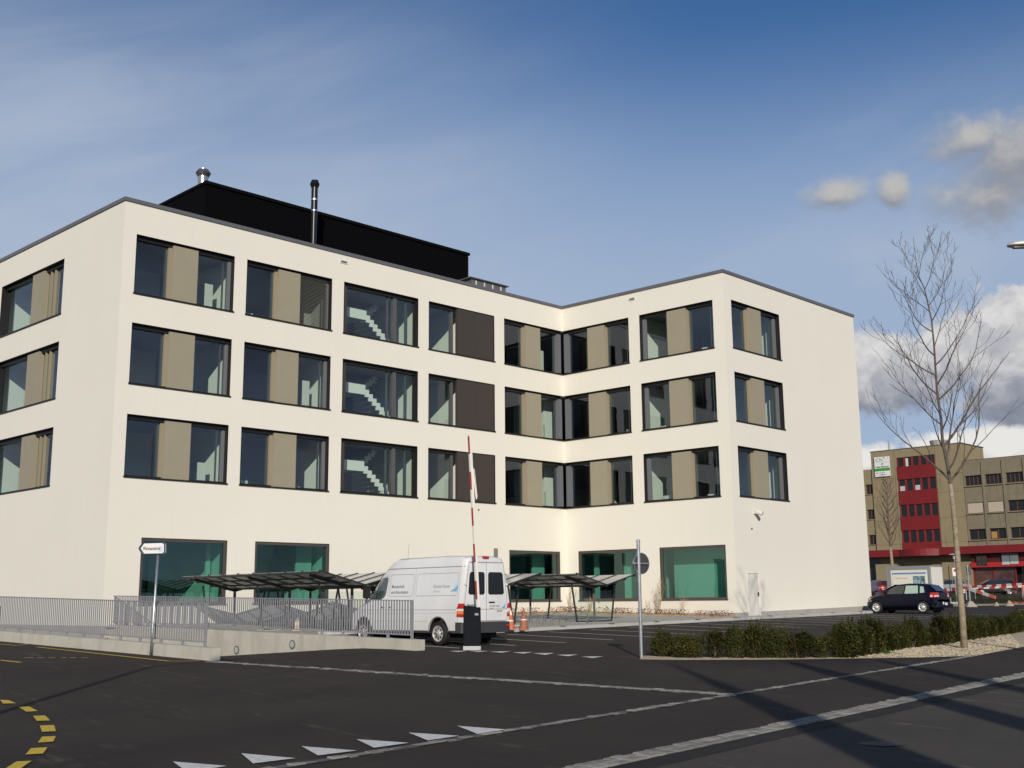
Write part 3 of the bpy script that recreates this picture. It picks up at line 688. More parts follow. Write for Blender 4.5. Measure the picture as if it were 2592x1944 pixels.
b = MB(); f3_.bx(b, s-.05, s+.05, .22, 0, p.z-.03, p.z+.03); b.lathe([(.03, -.22), (.10, -.12), (.12, .1), (.11, .16)], f3_.p(s+.05, .28, p.z+.02), (f3_.n+Vector((.5, 0, -.5))), 16); b.build('floodlight', mat('lamp_pale', (.7, .66, .6), .4), office)
fixture(1902, 1338, f3_, .07, .06, .05, FRAMEG, 'sensor')
fixture(1210.5, 1290, f1_, .07, .05, .06, FRAMEG, 'sensor')

# ================================================================== pavement, kerb, planting bed
th3 = math.atan2(D_.y-C_.y, D_.x-C_.x); k3 = Vector((math.cos(th3), math.sin(th3), 0)); kn3 = Vector((k3.y, -k3.x, 0))
KP = C_+kn3*.95
def kk(a, b): q = KP+k3*a+kn3*b; return q      # a along the kerb, b towards the car park
pv = MB()
W2b = fromab(0, 0)
poly = [kk(-22.7, -.12), kk(0, -.12), kk(13.3, -.12), D_+kn3*-.05, C_+kn3*-.05, B_-Vector((0, .1, 0)), A_+Vector((.1, 0, 0)), fromab(17.5, -.35), fromab(1.0, -.35)]
pv.hexa([gpt(p, -.3) for p in poly], [gpt(p, .10) for p in poly])
tag(pv.build('pavement', PAVE), kind='structure')
kb = MB(); a = -22.7
while a < 13.2:
    L = 1.98; kb.hexa([gpt(kk(a, -.14), -.1), gpt(kk(a+L, -.14), -.1), gpt(kk(a+L, .12), -.1), gpt(kk(a, .12), -.1)], [gpt(kk(a, -.14), .125), gpt(kk(a+L, -.14), .125), gpt(kk(a+L, .09), .115), gpt(kk(a, .09), .115)]); a += 2.0
tag(kb.build('kerb', KERBM), kind='structure')
gt = MB(); a = -16.4
while a < 10: gt.hexa([gpt(kk(a, -.02), .117), gpt(kk(a+.28, -.02), .117), gpt(kk(a+.28, .125), .117), gpt(kk(a, .125), .117)], [gpt(kk(a, -.02), .135), gpt(kk(a+.28, -.02), .135), gpt(kk(a+.28, .125), .12), gpt(kk(a, .125), .12)]); a += 2.9
tag(gt.build('kerb_drain_slots', mat('cast_iron', (.09, .085, .08))), kind='structure')
bedm = mat('bark_mulch', (.46, .28, .12), .95, var=.5, vscale=5, bump=.8, bscale=18)
f2o = f2_
bed = MB(); 
bp = [f2_.p(.1, .02, 0), f2_.p(10.2, .02, 0), f2_.p(10.2, 1.35, 0), f2_.p(1.0, 1.35, 0), f1_.p(f1_.L-1.35, 1.35, 0), f1_.p(11, 1.35, 0), f1_.p(11, .02, 0), f1_.p(f1_.L-.1, .02, 0)]
bed.hexa([gpt(p, -.1) for p in bp], [gpt(p, .135) for p in bp])
tag(bed.build('planting_bed_soil', bedm), kind='structure')
gcov = foliage('red_ground_cover', (.16, .035, .03), (.30, .12, .06), (.10, .11, .03))
gc = MB(); rnd = random.Random(11)
for k in range(3600):
    f_, s = (f2_, rnd.uniform(.1, 10.1)) if rnd.random() < .5 else (f1_, rnd.uniform(11.2, 25.2))
    t = rnd.uniform(.05, 1.3)**1.0
    if math.sin(s*2.1)+math.sin(s*5.3+t*3) < -.5+rnd.random()*.8-(.5 if t < .6 else 0): continue
    p = f_.p(s, t, 0); z = gz(p.x, p.y)+.14+rnd.uniform(0, .24); r_ = rnd.uniform(.025, .06); a1_, a2_ = rnd.uniform(0, 6.3), rnd.uniform(-.6, .6)
    x = Vector((math.cos(a1_), math.sin(a1_), a2_))*r_; y = Vector((-math.sin(a1_), math.cos(a1_), rnd.uniform(-.6, .8)))*r_
    P = Vector((p.x, p.y, z)); gc.quad(P-x, P-y*.6, P+x, P+y*.6)
tag(gc.build('ground_cover', gcov, recalc=False), 'reddish low ground cover in the bed along the white wall', 'ground cover', kind='stuff')

# bare shrubs against the wall
BARK = mat('bark_grey_brown', (.20, .155, .115), .9, var=.3, vscale=12, bump=.4, bscale=60)
TWIG = mat('twig_brown', (.17, .12, .095), .85)
TWIGR = mat('twig_ochre', (.42, .32, .18), .85)
YLEAF = foliage('yellow_leaf', (.34, .24, .03), (.30, .14, .03), (.42, .34, .06))
def bare_shrub(base, h, n, seed, label, leaves):
    rnd = random.Random(seed); t = thing('bare_shrub', base, label, 'shrub', 'shrubs in the bed by the wall')
    b = MB(); lf = MB(); B0 = Vector(base)
    for i in range(n):
        an = rnd.uniform(0, 6.28); tilt = rnd.uniform(.08, .42); L = h*rnd.uniform(.55, 1.0); p = B0.copy(); d = Vector((math.cos(an)*tilt, math.sin(an)*tilt, 1)).normalized(); pts = [p.copy()]
        for k in range(6):
            d = (d+Vector((rnd.uniform(-.14, .14), rnd.uniform(-.14, .14), .06))).normalized(); p = p+d*L/6; pts.append(p.copy())
            if k > 0 and rnd.random() < .85:
                e = (d+Vector((rnd.uniform(-.8, .8), rnd.uniform(-.8, .8), .2))).normalized(); m_ = p+e*L*.12; b.tube([p, m_, m_+(e+Vector((0, 0, .5))).normalized()*L*.13], [.006, .004, .002], 4)
            if rnd.random() < leaves:
                for _ in range(3):
                    c = p+Vector((rnd.uniform(-.06, .06), rnd.uniform(-.06, .06), rnd.uniform(-.1, .1))); r_ = .022; x = Vector((rnd.uniform(-1, 1), rnd.uniform(-1, 1), rnd.uniform(-1, 1))).normalized()*r_; y = x.orthogonal().normalized()*r_; lf.quad(c-x, c-y, c+x, c+y)
        b.tube(pts, [.008*(1-k/8) for k in range(7)], 5)
    b.build('stems', TWIGR, t)
    if lf.f: lf.build('leaves', YLEAF, t, recalc=False)
def atw(u, v, f_, t): p = onwall(u, v, (f_.P+f_.n*t).xy, f_.d.xy); return (p.x, p.y, gz(p.x, p.y)+.12)
bare_shrub(atw(1447, 1560, f2_, .7), 1.25, 10, 1, 'leafless pale shrub behind the left leaning post of the right-hand bike shelter', .25)
bare_shrub(atw(1495, 1560, f2_, .7), .85, 9, 2, 'small leafless shrub behind the middle post of the right-hand bike shelter', .05)
bare_shrub(atw(1669, 1562, f2_, .8), 1.75, 12, 3, 'tall thin shrub with yellow leaves beside the round road sign pole', .65)
bare_shrub(atw(1727, 1560, f2_, .7), .9, 7, 4, 'low sparse shrub below the right-hand green ground-floor window', .08)
bare_shrub(atw(1640, 1562, f2_, .7), .7, 5, 5, 'tiny leafless shrub just left of the yellow-leaved shrub', .1)

# ================================================================== concrete walls and railings along the ramp
def rampwall(name, end, d, length, h, th, side, label, depth=.3):
    """low wall whose top follows the ground; side = direction of thickness"""
    b = MB(); d = Vector(d); n = side; P0 = Vector(end); K = 12
    for k in range(K):
        a0, a1 = length*k/K, length*(k+1)/K
        q = [P0+d*a0, P0+d*a1, P0+d*a1+n*th, P0+d*a0+n*th]
        tops = []
        for i, p in enumerate(q):
            aa = a0 if i in (0, 3) else a1; tops.append(Vector((p.x, p.y, gz(*(P0+d*aa).xy)+h(aa))))
        b.hexa([Vector((p.x, p.y, gz(p.x, p.y)-depth)) for p in q], tops)
    o = b.build(name, CONC); bm = bmesh.new(); bm.from_mesh(o.data); bmesh.ops.remove_doubles(bm, verts=bm.verts, dist=.001)
    ifs = [f for f in bm.faces if False]; bm.to_mesh(o.data); bm.free()
    return tag(o, label, 'wall')
W1s = vW if b1 > 0 else -vW
back = -W1s
rampwall('retaining_wall', W1e, uW, 30, lambda a: .30, .27, back, 'low pale concrete wall in front, with a grey yellow-edged foot, carrying the near railing', 2.8)
rampwall('retaining_wall', W2e, uW, 24, lambda a: .29-.006*a, .33, back, 'longer pale concrete wall behind, with two round lamps, falling down beside the delivery ramp', 3.0)
def railing(end, d, length, first, spacing, base, off, label, top=1.06, sl_=.115):
    P0 = Vector(end)+off; t = thing('metal_railing', (P0.x, P0.y, gz(P0.x, P0.y)+base(0)), label, 'railing')
    def z(a): return gz(*(P0+d*a).xy)+base(a)
    n = Vector((d.y, -d.x, 0))
    r_ = MB(); r_.hexa([Vector((*(P0+d*a+n*s_).xy, z(a)+top-.025)) for a, s_ in ((first, -.02), (length, -.02), (length, .02), (first, .02))], [Vector((*(P0+d*a+n*s_).xy, z(a)+top)) for a, s_ in ((first, -.02), (length, -.02), (length, .02), (first, .02))]); r_.build('top_rail', RAILM, t)
    r_ = MB(); r_.hexa([Vector((*(P0+d*a+n*s_).xy, z(a)+.10)) for a, s_ in ((first, -.015), (length, -.015), (length, .015), (first, .015))], [Vector((*(P0+d*a+n*s_).xy, z(a)+.135)) for a, s_ in ((first, -.015), (length, -.015), (length, .015), (first, .015))]); r_.build('bottom_rail', RAILM, t)
    s_ = MB(); a = first+.06
    while a < length:
        p = P0+d*a; s_.hexa([Vector((*(p+d*x+n*y).xy, z(a)+.135)) for x, y in ((-.025, -.006), (.025, -.006), (.025, .006), (-.025, .006))], [Vector((*(p+d*x+n*y).xy, z(a)+top-.025)) for x, y in ((-.025, -.006), (.025, -.006), (.025, .006), (-.025, .006))]); a += sl_
    s_.build('slats', RAILM, t)
    a = first
    while a < length:
        p = P0+d*a; b = MB(); b.hexa([Vector((*(p+d*x+n*y).xy, z(a)-.01)) for x, y in ((-.03, -.03), (.03, -.03), (.03, .03), (-.03, .03))], [Vector((*(p+d*x+n*y).xy, z(a)+(top if a == first else .10))) for x, y in ((-.03, -.03), (.03, -.03), (.03, .03), (-.03, .03))])
        b.hexa([Vector((*(p+d*x+n*y).xy, z(a)-.01)) for x, y in ((-.13, -.06), (.13, -.06), (.13, .06), (-.13, .06))], [Vector((*(p+d*x+n*y).xy, z(a)+.012)) for x, y in ((-.13, -.06), (.13, -.06), (.13, .06), (-.13, .06))]); b.build('post', RAILM, t); a += spacing
railing(W1e, uW, 22, .46, 1.03, lambda a: .30, back*.13, 'near grey slatted railing on the low front wall behind the arrow sign')
railing(W2e, uW, 17.2, .34, 1.0, lambda a: .29-.006*a, back*.16, 'far grey slatted railing on the wall with two round lamps')
for (u, v), lb in (((600, 1645), 'left round bulkhead lamp set in the ramp wall, beside the dark shadow'), ((741, 1631), 'right round bulkhead lamp set in the middle of the ramp wall')):
    p = onwall(u, v, W2e.xy, uW.xy); nf = W1s
    t = thing('wall_lamp', p, lb, 'lamp', 'round lamps in the ramp wall'); b = MB(); b.lathe([(.135, 0), (.135, .03), (.10, .035), (.10, .02)], p, nf, 24, cap=False); b.build('ring', mat('lamp_ring', (.20, .21, .20), .5, .4), t)
    b = MB(); b.lathe([(.10, .018), (.095, .03)], p, nf, 20); b.build('diffuser', mat('lamp_glass', (.42, .44, .40), .4), t)

# ================================================================== bicycle shelters
ROOFP = glass('shelter_roof_glass', (.84, .87, .85), 1.9, .15)
T = NT(ROOFP.node_tree); oo = [n for n in T.n if n.type == 'OUTPUT_MATERIAL'][0]; src = oo.inputs[0].links[0].from_socket
df_ = T.new('ShaderNodeBsdfDiffuse'); df_.inputs[0].default_value = (.80, .77, .70, 1); mm_ = T.new('ShaderNodeMixShader'); mm_.inputs[0].default_value = .36
T.l.new(src, mm_.inputs[1]); T.l.new(df_.outputs[0], mm_.inputs[2]); T.l.new(mm_.outputs[0], oo.inputs[0])
SA = Vector((.7071, .7071, 0)); SL = Vector((-.7071, .7071, 0))
def shelter(cx, cy, nfr, label, zb, half=1.86, birds=False, w=1.07):
    t = thing('bicycle_shelter', (cx, cy, zb), label, 'bike shelter', 'butterfly-roofed bicycle shelters'); O = Vector((cx, cy, zb)); sp = 3.67
    VH, TIPH = 1.47, 1.92; ovh = .72
    def P(a, l, z): return O+SA*a+SL*l+Vector((0, 0, z))
    for k in range(nfr):
        l = k*sp; fr = MB()
        fr.bar(P(-w, l, 0), P(-w*1.28, l, VH-.02+.12), .055, .055); fr.bar(P(w, l, 0), P(w*1.28, l, VH+.10), .055, .055)
        fr.bar(P(0, l, 0), P(0, l, VH-.05), .09, .09); fr.bar(P(-w-.02, l, .03), P(w+.02, l, .03), .06, .06)
        fr.bar(P(0, l, VH-.07), P(-half*.93, l, TIPH-.11), .07, .10); fr.bar(P(0, l, VH-.07), P(half*.93, l, TIPH-.11), .07, .10)
        fr.build('frame', SHELM, t)
        fo = MB(); fo.hexa([P(-w-.12, l-.22, -.22), P(w+.22, l-.22, -.22), P(w+.22, l+.22, -.22), P(-w-.12, l+.22, -.22)], [P(-w-.12, l-.22, 0), P(w+.22, l-.22, 0), P(w+.22, l+.22, 0), P(-w-.12, l+.22, 0)]); fo.build('foundation', CONCD, t)
    l0, l1 = -ovh, (nfr-1)*sp+ovh
    for sg in (-1, 1):
        sh = MB(); sh.hexa([P(0, l0, VH), P(sg*half, l0, TIPH), P(sg*half, l1, TIPH), P(0, l1, VH)], [P(0, l0, VH+.012), P(sg*half, l0, TIPH+.012), P(sg*half, l1, TIPH+.012), P(0, l1, VH+.012)]); sh.build('roof_sheet', ROOFP, t)
    ra = MB(); nr = int((l1-l0)/.93)
    for sg in (-1, 1):
        for k in range(nr+1):
            l = l0+(l1-l0)*k/nr; ra.bar(P(0, l, VH+.015), P(sg*(half+.02), l, TIPH+.02), .04, .05)
        for q in (.33, .66, .99): ra.bar(P(sg*half*q, l0, VH+(TIPH-VH)*q-.05), P(sg*half*q, l1, VH+(TIPH-VH)*q-.05), .05, .06)
        for k in range(nr): ra.bar(P(sg*half*.33, l0+(l1-l0)*(k+.5)/nr, VH+(TIPH-VH)*.33-.06), P(sg*half*.99, l0+(l1-l0)*(k+.5)/nr, VH+(TIPH-VH)*.99-.06), .03, .03)
    ra.bar(P(0, l0, VH-.01), P(0, l1, VH-.01), .10, .07); ra.build('roof_beams', SHELM, t)
    gl = MB(); gl.quad(P(-w*.98, 0.05, .1), P(w*.98, .05, .1), P(w*1.2, .05, VH-.2), P(-w*1.2, .05, VH-.2)); g_ = gl.build('glass_screen', GLASSC, t, recalc=False)
    if birds:
        for u, v, s_, rot in ((1540, 1497, .20, .9), (1493, 1534, .10, 1.0), (1516, 1525, .11, -.5), (1536, 1536, .12, .55)):
            Q = onwall(u, v, (O+SL*.03).xy, SA.xy); bb = MB(); ca, sa = math.cos(rot), math.sin(rot)
            pts = [(-1, .25), (-.45, .12), (-.12, .18), (0, .3), (.12, .16), (.5, .08), (1, .2), (.5, -.06), (.14, -.1), (.1, -.32), (-.08, -.32), (-.12, -.08), (-.5, -.02)]
            bb.quad(*[Q+SA*(x*ca+y*sa)*s_+Vector((0, 0, (-x*sa+y*ca)*s_)) for x, y in pts]); bb.build('bird_sticker', BLACKG, g_, recalc=False)
    return t
shelter(-5.45, 39.25, 3, 'long dark bike shelter at the left, behind the slatted railing', -.90)
shelter(-3.0, 41.75, 3, 'bike shelter mostly hidden behind the cab of the white van', -.89, half=1.6)
shelter(-.77, 43.95, 3, 'bike shelter poking out just right of the rear of the white van', -.88)
shelter(3.3, 48.2, 2, 'right-hand bike shelter with bird stickers on its glass screen, by the bike racks', -.86, birds=True)
def rack(x, y, label):
    t = thing('bicycle_rack', (x, y, gz(x, y)+.1), label, 'bike rack', 'chrome bicycle racks'); O = Vector((x, y, gz(x, y)+.1))
    b = MB(); b.bar(O+SL*.0, O+SL*2.6, .05, .05); b.bar(O+SA*.9, O+SA*.9+SL*2.6, .04, .04); b.build('base_bars', STEEL, t)
    for k in range(7):
        l = .2+k*.37; h = .38 if k % 2 else .24; c_ = MB()
        c_.tube([O+SL*l, O+SL*l+SA*.1+Vector((0, 0, h)), O+SL*l+SA*.3+Vector((0, 0, h+.08)), O+SL*l+SA*.5+Vector((0, 0, h)), O+SL*l+SA*.6], .017, 6); c_.build('loop', CHROME, t)
rack(1.5, 45.0, 'chrome bike rack nearest the white van, under the right-hand shelter'); rack(3.0, 46.7, 'chrome bike rack beside the leaning left post of the right-hand shelter')

# ================================================================== barrier
bx0 = G(1195, 1645); BX = thing('barrier', (bx0.x, bx0.y, bx0.z), 'dark barrier box on a concrete foot with its red and white boom raised', 'barrier')
O = Vector(bx0)
b = MB(); b.box(O.x-.24, O.x+.24, O.y-.12, O.y+.38, O.z-.02, O.z+.105); b.build('foundation', CONCD, BX)
b = MB(); b.hexa([(O.x-.235, O.y-.10, O.z+.105), (O.x+.245, O.y-.10, O.z+.105), (O.x+.245, O.y+.33, O.z+.105), (O.x-.235, O.y+.33, O.z+.105)], [(O.x-.235, O.y-.10, O.z+1.20), (O.x+.23, O.y-.10, O.z+1.16), (O.x+.23, O.y+.33, O.z+1.16), (O.x-.235, O.y+.33, O.z+1.20)]); hs = b.build('housing', mat('barrier_anthracite', (.009, .011, .014), .75, 0, var=.2, vscale=6, spec=.1), BX, bevel=.02)
b = MB(); b.box(O.x+.08, O.x+.18, O.y-.106, O.y-.10, O.z+.93, O.z+.99); b.build('label_plate', mat('plate_grey', (.25, .27, .28), .4), hs)
WHP = mat('boom_white', (.80, .76, .68), .4); REDP = mat('boom_red', (.38, .045, .03), .4)
P0 = Vector((O.x+.17, O.y-.06, O.z+1.15)); P1 = Vector((O.x-.055, O.y-.06, O.z+5.97)); dv = (P1-P0).normalized(); LB = (P1-P0).length
b = MB(); sx_ = Vector((.79, .61, 0)); sy_ = Vector((-.61, .79, 0))
def rot_bar(b, p, q, hx, hy): b.hexa([p-sx_*hx-sy_*hy, p+sx_*hx-sy_*hy, p+sx_*hx+sy_*hy, p-sx_*hx+sy_*hy], [q-sx_*hx-sy_*hy, q+sx_*hx-sy_*hy, q+sx_*hx+sy_*hy, q-sx_*hx+sy_*hy])
rot_bar(b, P0, P1, .044, .034); bo = b.build('boom', WHP, BX)
for k in range(5):
    za, zb_ = LB*(.045+.21*k), LB*(.045+.21*k+.105); b = MB(); p, q = P0+dv*za, P0+dv*zb_
    n_ = -sx_*.046; b.quad(p+n_-sy_*.034, q+n_-sy_*.034, q+n_+sy_*.034, p+n_+sy_*.034); n_ = -sy_*.036
    b.quad(p+n_-sx_*.046, p+n_-sx_*.03, q+n_-sx_*.03, q+n_-sx_*.046); b.build('red_stripe', REDP, bo, recalc=False)
b = MB(); h0 = P0+dv*3.85; b.bar(h0+Vector((.05, -.04, 0)), h0+Vector((.15, -.04, -.86)), .03, .03); b.bar(h0+Vector((.09, -.04, 0)), h0+Vector((.17, -.04, -.80)), .012, .012); b.build('rest_strut', WHP, bo)

# ================================================================== signs near
rs = G(1624, 1666); RS = thing('road_sign', rs, 'round road sign seen from behind on a galvanised pole beside the hedge', 'road sign')
b = MB(); b.lathe([(.045, -.05), (.045, 2.86), (.05, 2.86), (.05, 2.92), (.02, 2.93)], rs, n=16); b.build('pole', STEEL, RS, smooth=False)
dc = Vector(atw(1625.6, 1426, Fr(rs, rs+Vector((1, 0, 0))), 0)[:2]+(0,)); dz = onwall(1625.6, 1426, (rs.x, rs.y), (1, 0)).z; dn = Vector((.30, -.954, 0))
cD = Vector((rs.x+.07, rs.y+.09, dz)); ax = Vector((-.60, .80, 0)).normalized()
b = MB(); b.lathe([(.255, 0), (.255, .012)], cD, ax, 40); bkd = b.build('disc', mat('sign_back', (.075, .072, .068), .55, .3), RS)
b = MB(); b.lathe([(.255, -.015), (.272, -.015), (.272, .022), (.255, .022)], cD, ax, 40, cap=False); b.build('rim', CHROME, bkd)
b = MB(); xx = Vector((ax.y, -ax.x, 0)); b.bar(cD-xx*.25-ax*.03, cD+xx*.25-ax*.03, .03, .04); b.build('bracket', STEEL, bkd)
b = MB(); b.bar(cD-ax*.03, Vector((rs.x, rs.y, dz)), .04, .04); b.build('clamp', STEEL, RS)

ar = G(381, 1660); AR = thing('direction_sign', ar, 'white arrow sign reading Warenannahme on a leaning galvanised post by the front wall', 'sign')
top = onwall(392, 1402, (ar.x, ar.y), (1, 0))
b = MB(); b.tube([Vector(ar)-Vector((0, 0, .05)), Vector(ar)+Vector((.02, 0, .6)), Vector((ar.x+.07, ar.y, top.z))], .032, 12)
b.bar(Vector((ar.x+.03, ar.y, ar.z+2.1-.72)), Vector((ar.x+.16, ar.y+.3, ar.z+1.38)), .02, .02); b.build('pole', STEEL, AR, smooth=True)
q0 = [onwall(u, v, (ar.x, ar.y-.04), (1, 0)) for u, v in ((351, 1388), (361, 1374), (413, 1372.5), (419, 1376), (419, 1399), (414, 1402.5), (361, 1403.5))]
def plate(pts, t0, t1): b = MB(); b.hexa([Vector((p.x, p.y+t0, p.z)) for p in pts], [Vector((p.x, p.y+t1, p.z)) for p in pts]); return b
cq = sum(q0, Vector())/7
pb = plate(q0, .035, 0.0).build('panel', mat('sign_black', (.03, .03, .03), .5), AR)
fr_ = MB()
for i in range(7): fr_.tube([q0[i], q0[(i+1) % 7]], .014, 6)
fr_.build('frame', CHROME, pb)
plate([cq+(p-cq)*.86 for p in q0], -.003, -.012).build('white_face', mat('sign_white', (.74, .72, .70), .4), pb)
text_mesh('lettering', 'Warenannahme', .135, onwall(361.5, 1392.5, (ar.x, ar.y-.06), (1, 0)), (1, 0, -.0), (0, 0, 1), BLACKG, pb, squeeze=.52, bold=0)
b = MB(); p_ = onwall(404, 1389, (ar.x, ar.y-.056), (1, 0)); b.box(p_.x-.03, p_.x+.07, p_.y-.002, p_.y, p_.z-.07, p_.z+.07); b.build('blue_patch', mat('sign_lightblue', (.50, .60, .75), .4), pb)

# ================================================================== traffic cones
CO = mat('cone_orange', (.55, .15, .06), .6, var=.25, vscale=14); CW = mat('cone_white', (.78, .76, .72), .5)
def cone(p, h, label, stripes, m=CO, lean=(0, 0)):
    t = thing('traffic_cone', p, label, 'traffic cone', 'traffic cones on the pavement'); P = Vector(p); r0_ = h*.21
    b = MB(); b.box(P.x-r0_*1.2, P.x+r0_*1.2, P.y-r0_*1.2, P.y+r0_*1.2, P.z, P.z+.03); b.build('base', m, t)
    prof = lambda z: r0_*(1-z/h)+.02
    b = MB(); b.lathe([(prof(0), .03), (prof(h), h)], P, n=18); bo_ = b.build('body', m, t, smooth=False)
    for z0, z1 in stripes: b = MB(); b.lathe([(prof(z0*h)+.004, z0*h), (prof(z1*h)+.004, z1*h)], P, n=18, cap=False); b.build('white_band', CW, bo_)
c_ = G(1292, 1594, .1); cone(c_, .75, 'orange and white striped traffic cone right behind the rear of the white van', ((.22, .45), (.68, .9)))
c_ = G(1326, 1595, .1); cone(c_, .76, 'faded orange traffic cone standing on the pavement between van and bike rack', ((.45, .5),), mat('cone_faded', (.36, .13, .07), .7, var=.3, vscale=9))
c_ = G(752, 1597, .11); cone(c_, .5, 'small pale orange cone behind the far slatted railing', ((.3, .6),), mat('cone_pale', (.62, .40, .28), .7))

# ================================================================== vehicles
def lin(pts, x):
    if x <= pts[0][0]: return pts[0][1]
    for (a, b), (c, d) in zip(pts, pts[1:]):
        if x <= c: return b+(d-b)*(x-a)/(c-a)
    return pts[-1][1]
def sec(top, bot, wb_, wt, zbelt, x, n=7):
    """half section from bottom centre to top centre at x"""
    zt, zb, w, t_, zm = lin(top, x), lin(bot, x), lin(wb_, x), lin(wt, x), min(lin(zbelt, x), lin(top, x)-.03)
    pts = [(0, zb), (w*.86, zb), (w*.97, zb+.07), (w, zb+.22 if zb+.22 < zm else zm-.05), (w, (zb+zm)/2), (w*.985, zm)]
    rt = min(.16, (zt-zm)*.45)
    for k in range(1, 5): s_ = k/4; pts.append((w*.985+(t_-w*.985)*s_, zm+(zt-rt-zm)*s_))
    pts += [(t_*.93, zt-rt*.32), (t_*.78, zt-rt*.06), (t_*.4, zt), (0, zt)]
    return pts
def loft(stations, S, crease=True):
    b = MB(); n = None
    for x in stations:
        hs_ = sec(*S, x); ring = [(x, y, z) for y, z in hs_]+[(x, -y, z) for y, z in hs_[-2:0:-1]]
        n = len(ring); b.v += [Vector(p) for p in ring]
    for i in range(len(stations)-1):
        for j in range(n): b.f.append((i*n+j, i*n+(j+1) % n, (i+1)*n+(j+1) % n, (i+1)*n+j)); b.mi.append(0)
    b.f.append(tuple(range(n))); b.f.append(tuple((len(stations)-1)*n+j for j in range(n))[::-1]); b.mi += [0, 0]
    return b
def ysurf(S, x, z):
    h = sec(*S, x); 
    best = h[4][0]
    for (y0, z0), (y1, z1) in zip(h, h[1:]):
        if min(z0, z1)-1e-6 <= z <= max(z0, z1)+1e-6 and abs(z1-z0) > 1e-6 and z0 >= h[2][1]-1e-6: return y0+(y1-y0)*(z-z0)/(z1-z0)
    return best
def side_patch(S, poly, side, eps, name, m, parent, local=True, th=0.0):
    """polygon in (x,z) laid on the flank; sampled so that it hugs the body"""
    bm = bmesh.new(); vs = [bm.verts.new((x, 0, z)) for x, z in poly]; bm.faces.new(vs)
    bmesh.ops.triangulate(bm, faces=bm.faces)
    for _ in range(3): bmesh.ops.subdivide_edges(bm, edges=[e for e in bm.edges if e.calc_length() > .12], cuts=1, use_grid_fill=False); bmesh.ops.triangulate(bm, faces=bm.faces)
    b = MB(); b.v = [Vector((v.co.x, side*(ysurf(S, v.co.x, v.co.z)+eps), v.co.z)) for v in bm.verts]; bm.verts.index_update()
    b.f = [tuple(v.index for v in f.verts) for f in bm.faces]; b.mi = [0]*len(b.f); bm.free()
    return b.build(name, m, parent, local=True, recalc=False)
def side_line(S, pts, side, wd, eps, b):
    """thin seam line following the flank"""
    P = []
    for (x0, z0), (x1, z1) in zip(pts, pts[1:]):
        k = max(2, int(math.hypot(x1-x0, z1-z0)/.12))
        for i in range(k): P.append((x0+(x1-x0)*i/k, z0+(z1-z0)*i/k))
    P.append(pts[-1])
    for (x0, z0), (x1, z1) in zip(P, P[1:]):
        d = math.hypot(x1-x0, z1-z0); nx, nz = -(z1-z0)/d*wd/2, (x1-x0)/d*wd/2
        b.quad(*[Vector((x, side*(ysurf(S, x, z)+eps), z)) for x, z in ((x0-nx, z0-nz), (x1-nx, z1-nz), (x1+nx, z1+nz), (x0+nx, z0+nz))])
def cut_arches(o, xs, r, zc, halfw):
    for x in xs:
        for sd in (-1, 1):
            c = MB(); c.lathe([(r, 0), (r, .42)], (x, sd*(halfw+.12), zc), (0, -sd, 0), 28); c.box(x-r, x+r, sd*(halfw-.30) if sd > 0 else -halfw-.12, sd*halfw+.12 if sd > 0 else -halfw+.30, zc-.8, zc)
            co = c.build('cutter', BLACK)
            for nm_ in ('a',):
                md = o.modifiers.new('b', 'BOOLEAN'); md.operation = 'DIFFERENCE'; md.solver = 'EXACT'; md.use_self = True; md.object = co
                bpy.context.view_layer.update(); Mi = o.matrix_world.copy(); par = o.parent; co.parent = par
                bpy.context.view_layer.update()
                me = bpy.data.meshes.new_from_object(o.evaluated_get(bpy.context.evaluated_depsgraph_get())); o.modifiers.clear(); o.data = me
            bpy.data.objects.remove(co)
def liner(parent, x, r, zc, halfw):
    for sd in (-1, 1):
        b = MB(); n = 20; ys = (halfw-.34, halfw-.02)
        for k in range(n):
            a0, a1 = math.pi*k/n, math.pi*(k+1)/n; b.quad(*[(x+r*math.cos(a), sd*y, zc+r*math.sin(a)) for a, y in ((a0, ys[0]), (a1, ys[0]), (a1, ys[1]), (a0, ys[1]))])
        b.quad(*([(x+r*math.cos(math.pi*k/n), sd*(ys[0]+.004), zc+r*math.sin(math.pi*k/n)) for k in range(n+1)]+[(x-r, sd*(ys[0]+.004), .2), (x+r, sd*(ys[0]+.004), .2)]))
        b.build('wheel_arch', BLACK, parent, local=True, recalc=False)
def wheel(parent, x, y, r, wd, side, hub=CHROME, dish=.6):
    t_ = MB(); ax = Vector((0, side, 0)); t_.lathe([(r*.66, -wd/2), (r*.9, -wd/2), (r, -wd*.35), (r, wd*.35), (r*.9, wd/2), (r*.66, wd/2)], (x, y, r), ax, 32, cap=False); t_.lathe([(r*.67, -wd/2+.01), (r*.67, wd/2-.06)], (x, y, r), ax, 24)
    o = t_.build('wheel', BLACK, parent, smooth=False, local=True)
    h = MB(); h.lathe([(r*.68, wd/2+.006), (r*.64, wd/2-.008), (r*.5, wd/2-.035), (r*.26, wd/2+.0), (r*.24, wd/2+.015), (.001, wd/2+.02)], (x, y, r), ax, 28, cap=False); rm = h.build('rim', hub, o, smooth=True, local=True)
    k = MB()
    for i in range(8):
        a = i*math.pi/4; c = Vector((x+math.cos(a)*r*.42, y+side*(wd/2-.012), r+math.sin(a)*r*.42)); k.lathe([(.028, 0), (.028, .012)], c, ax, 8)
    k.build('rim_hole', BLACK, rm, local=True)
VW = mat('van_white_paint', (.74, .73, .715), .32, coat=.5, var=.05, vscale=1.5); SEAM = mat('panel_seam', (.20, .20, .20), .6); PLAS = mat('grey_bumper_plastic', (.045, .045, .047), .6)
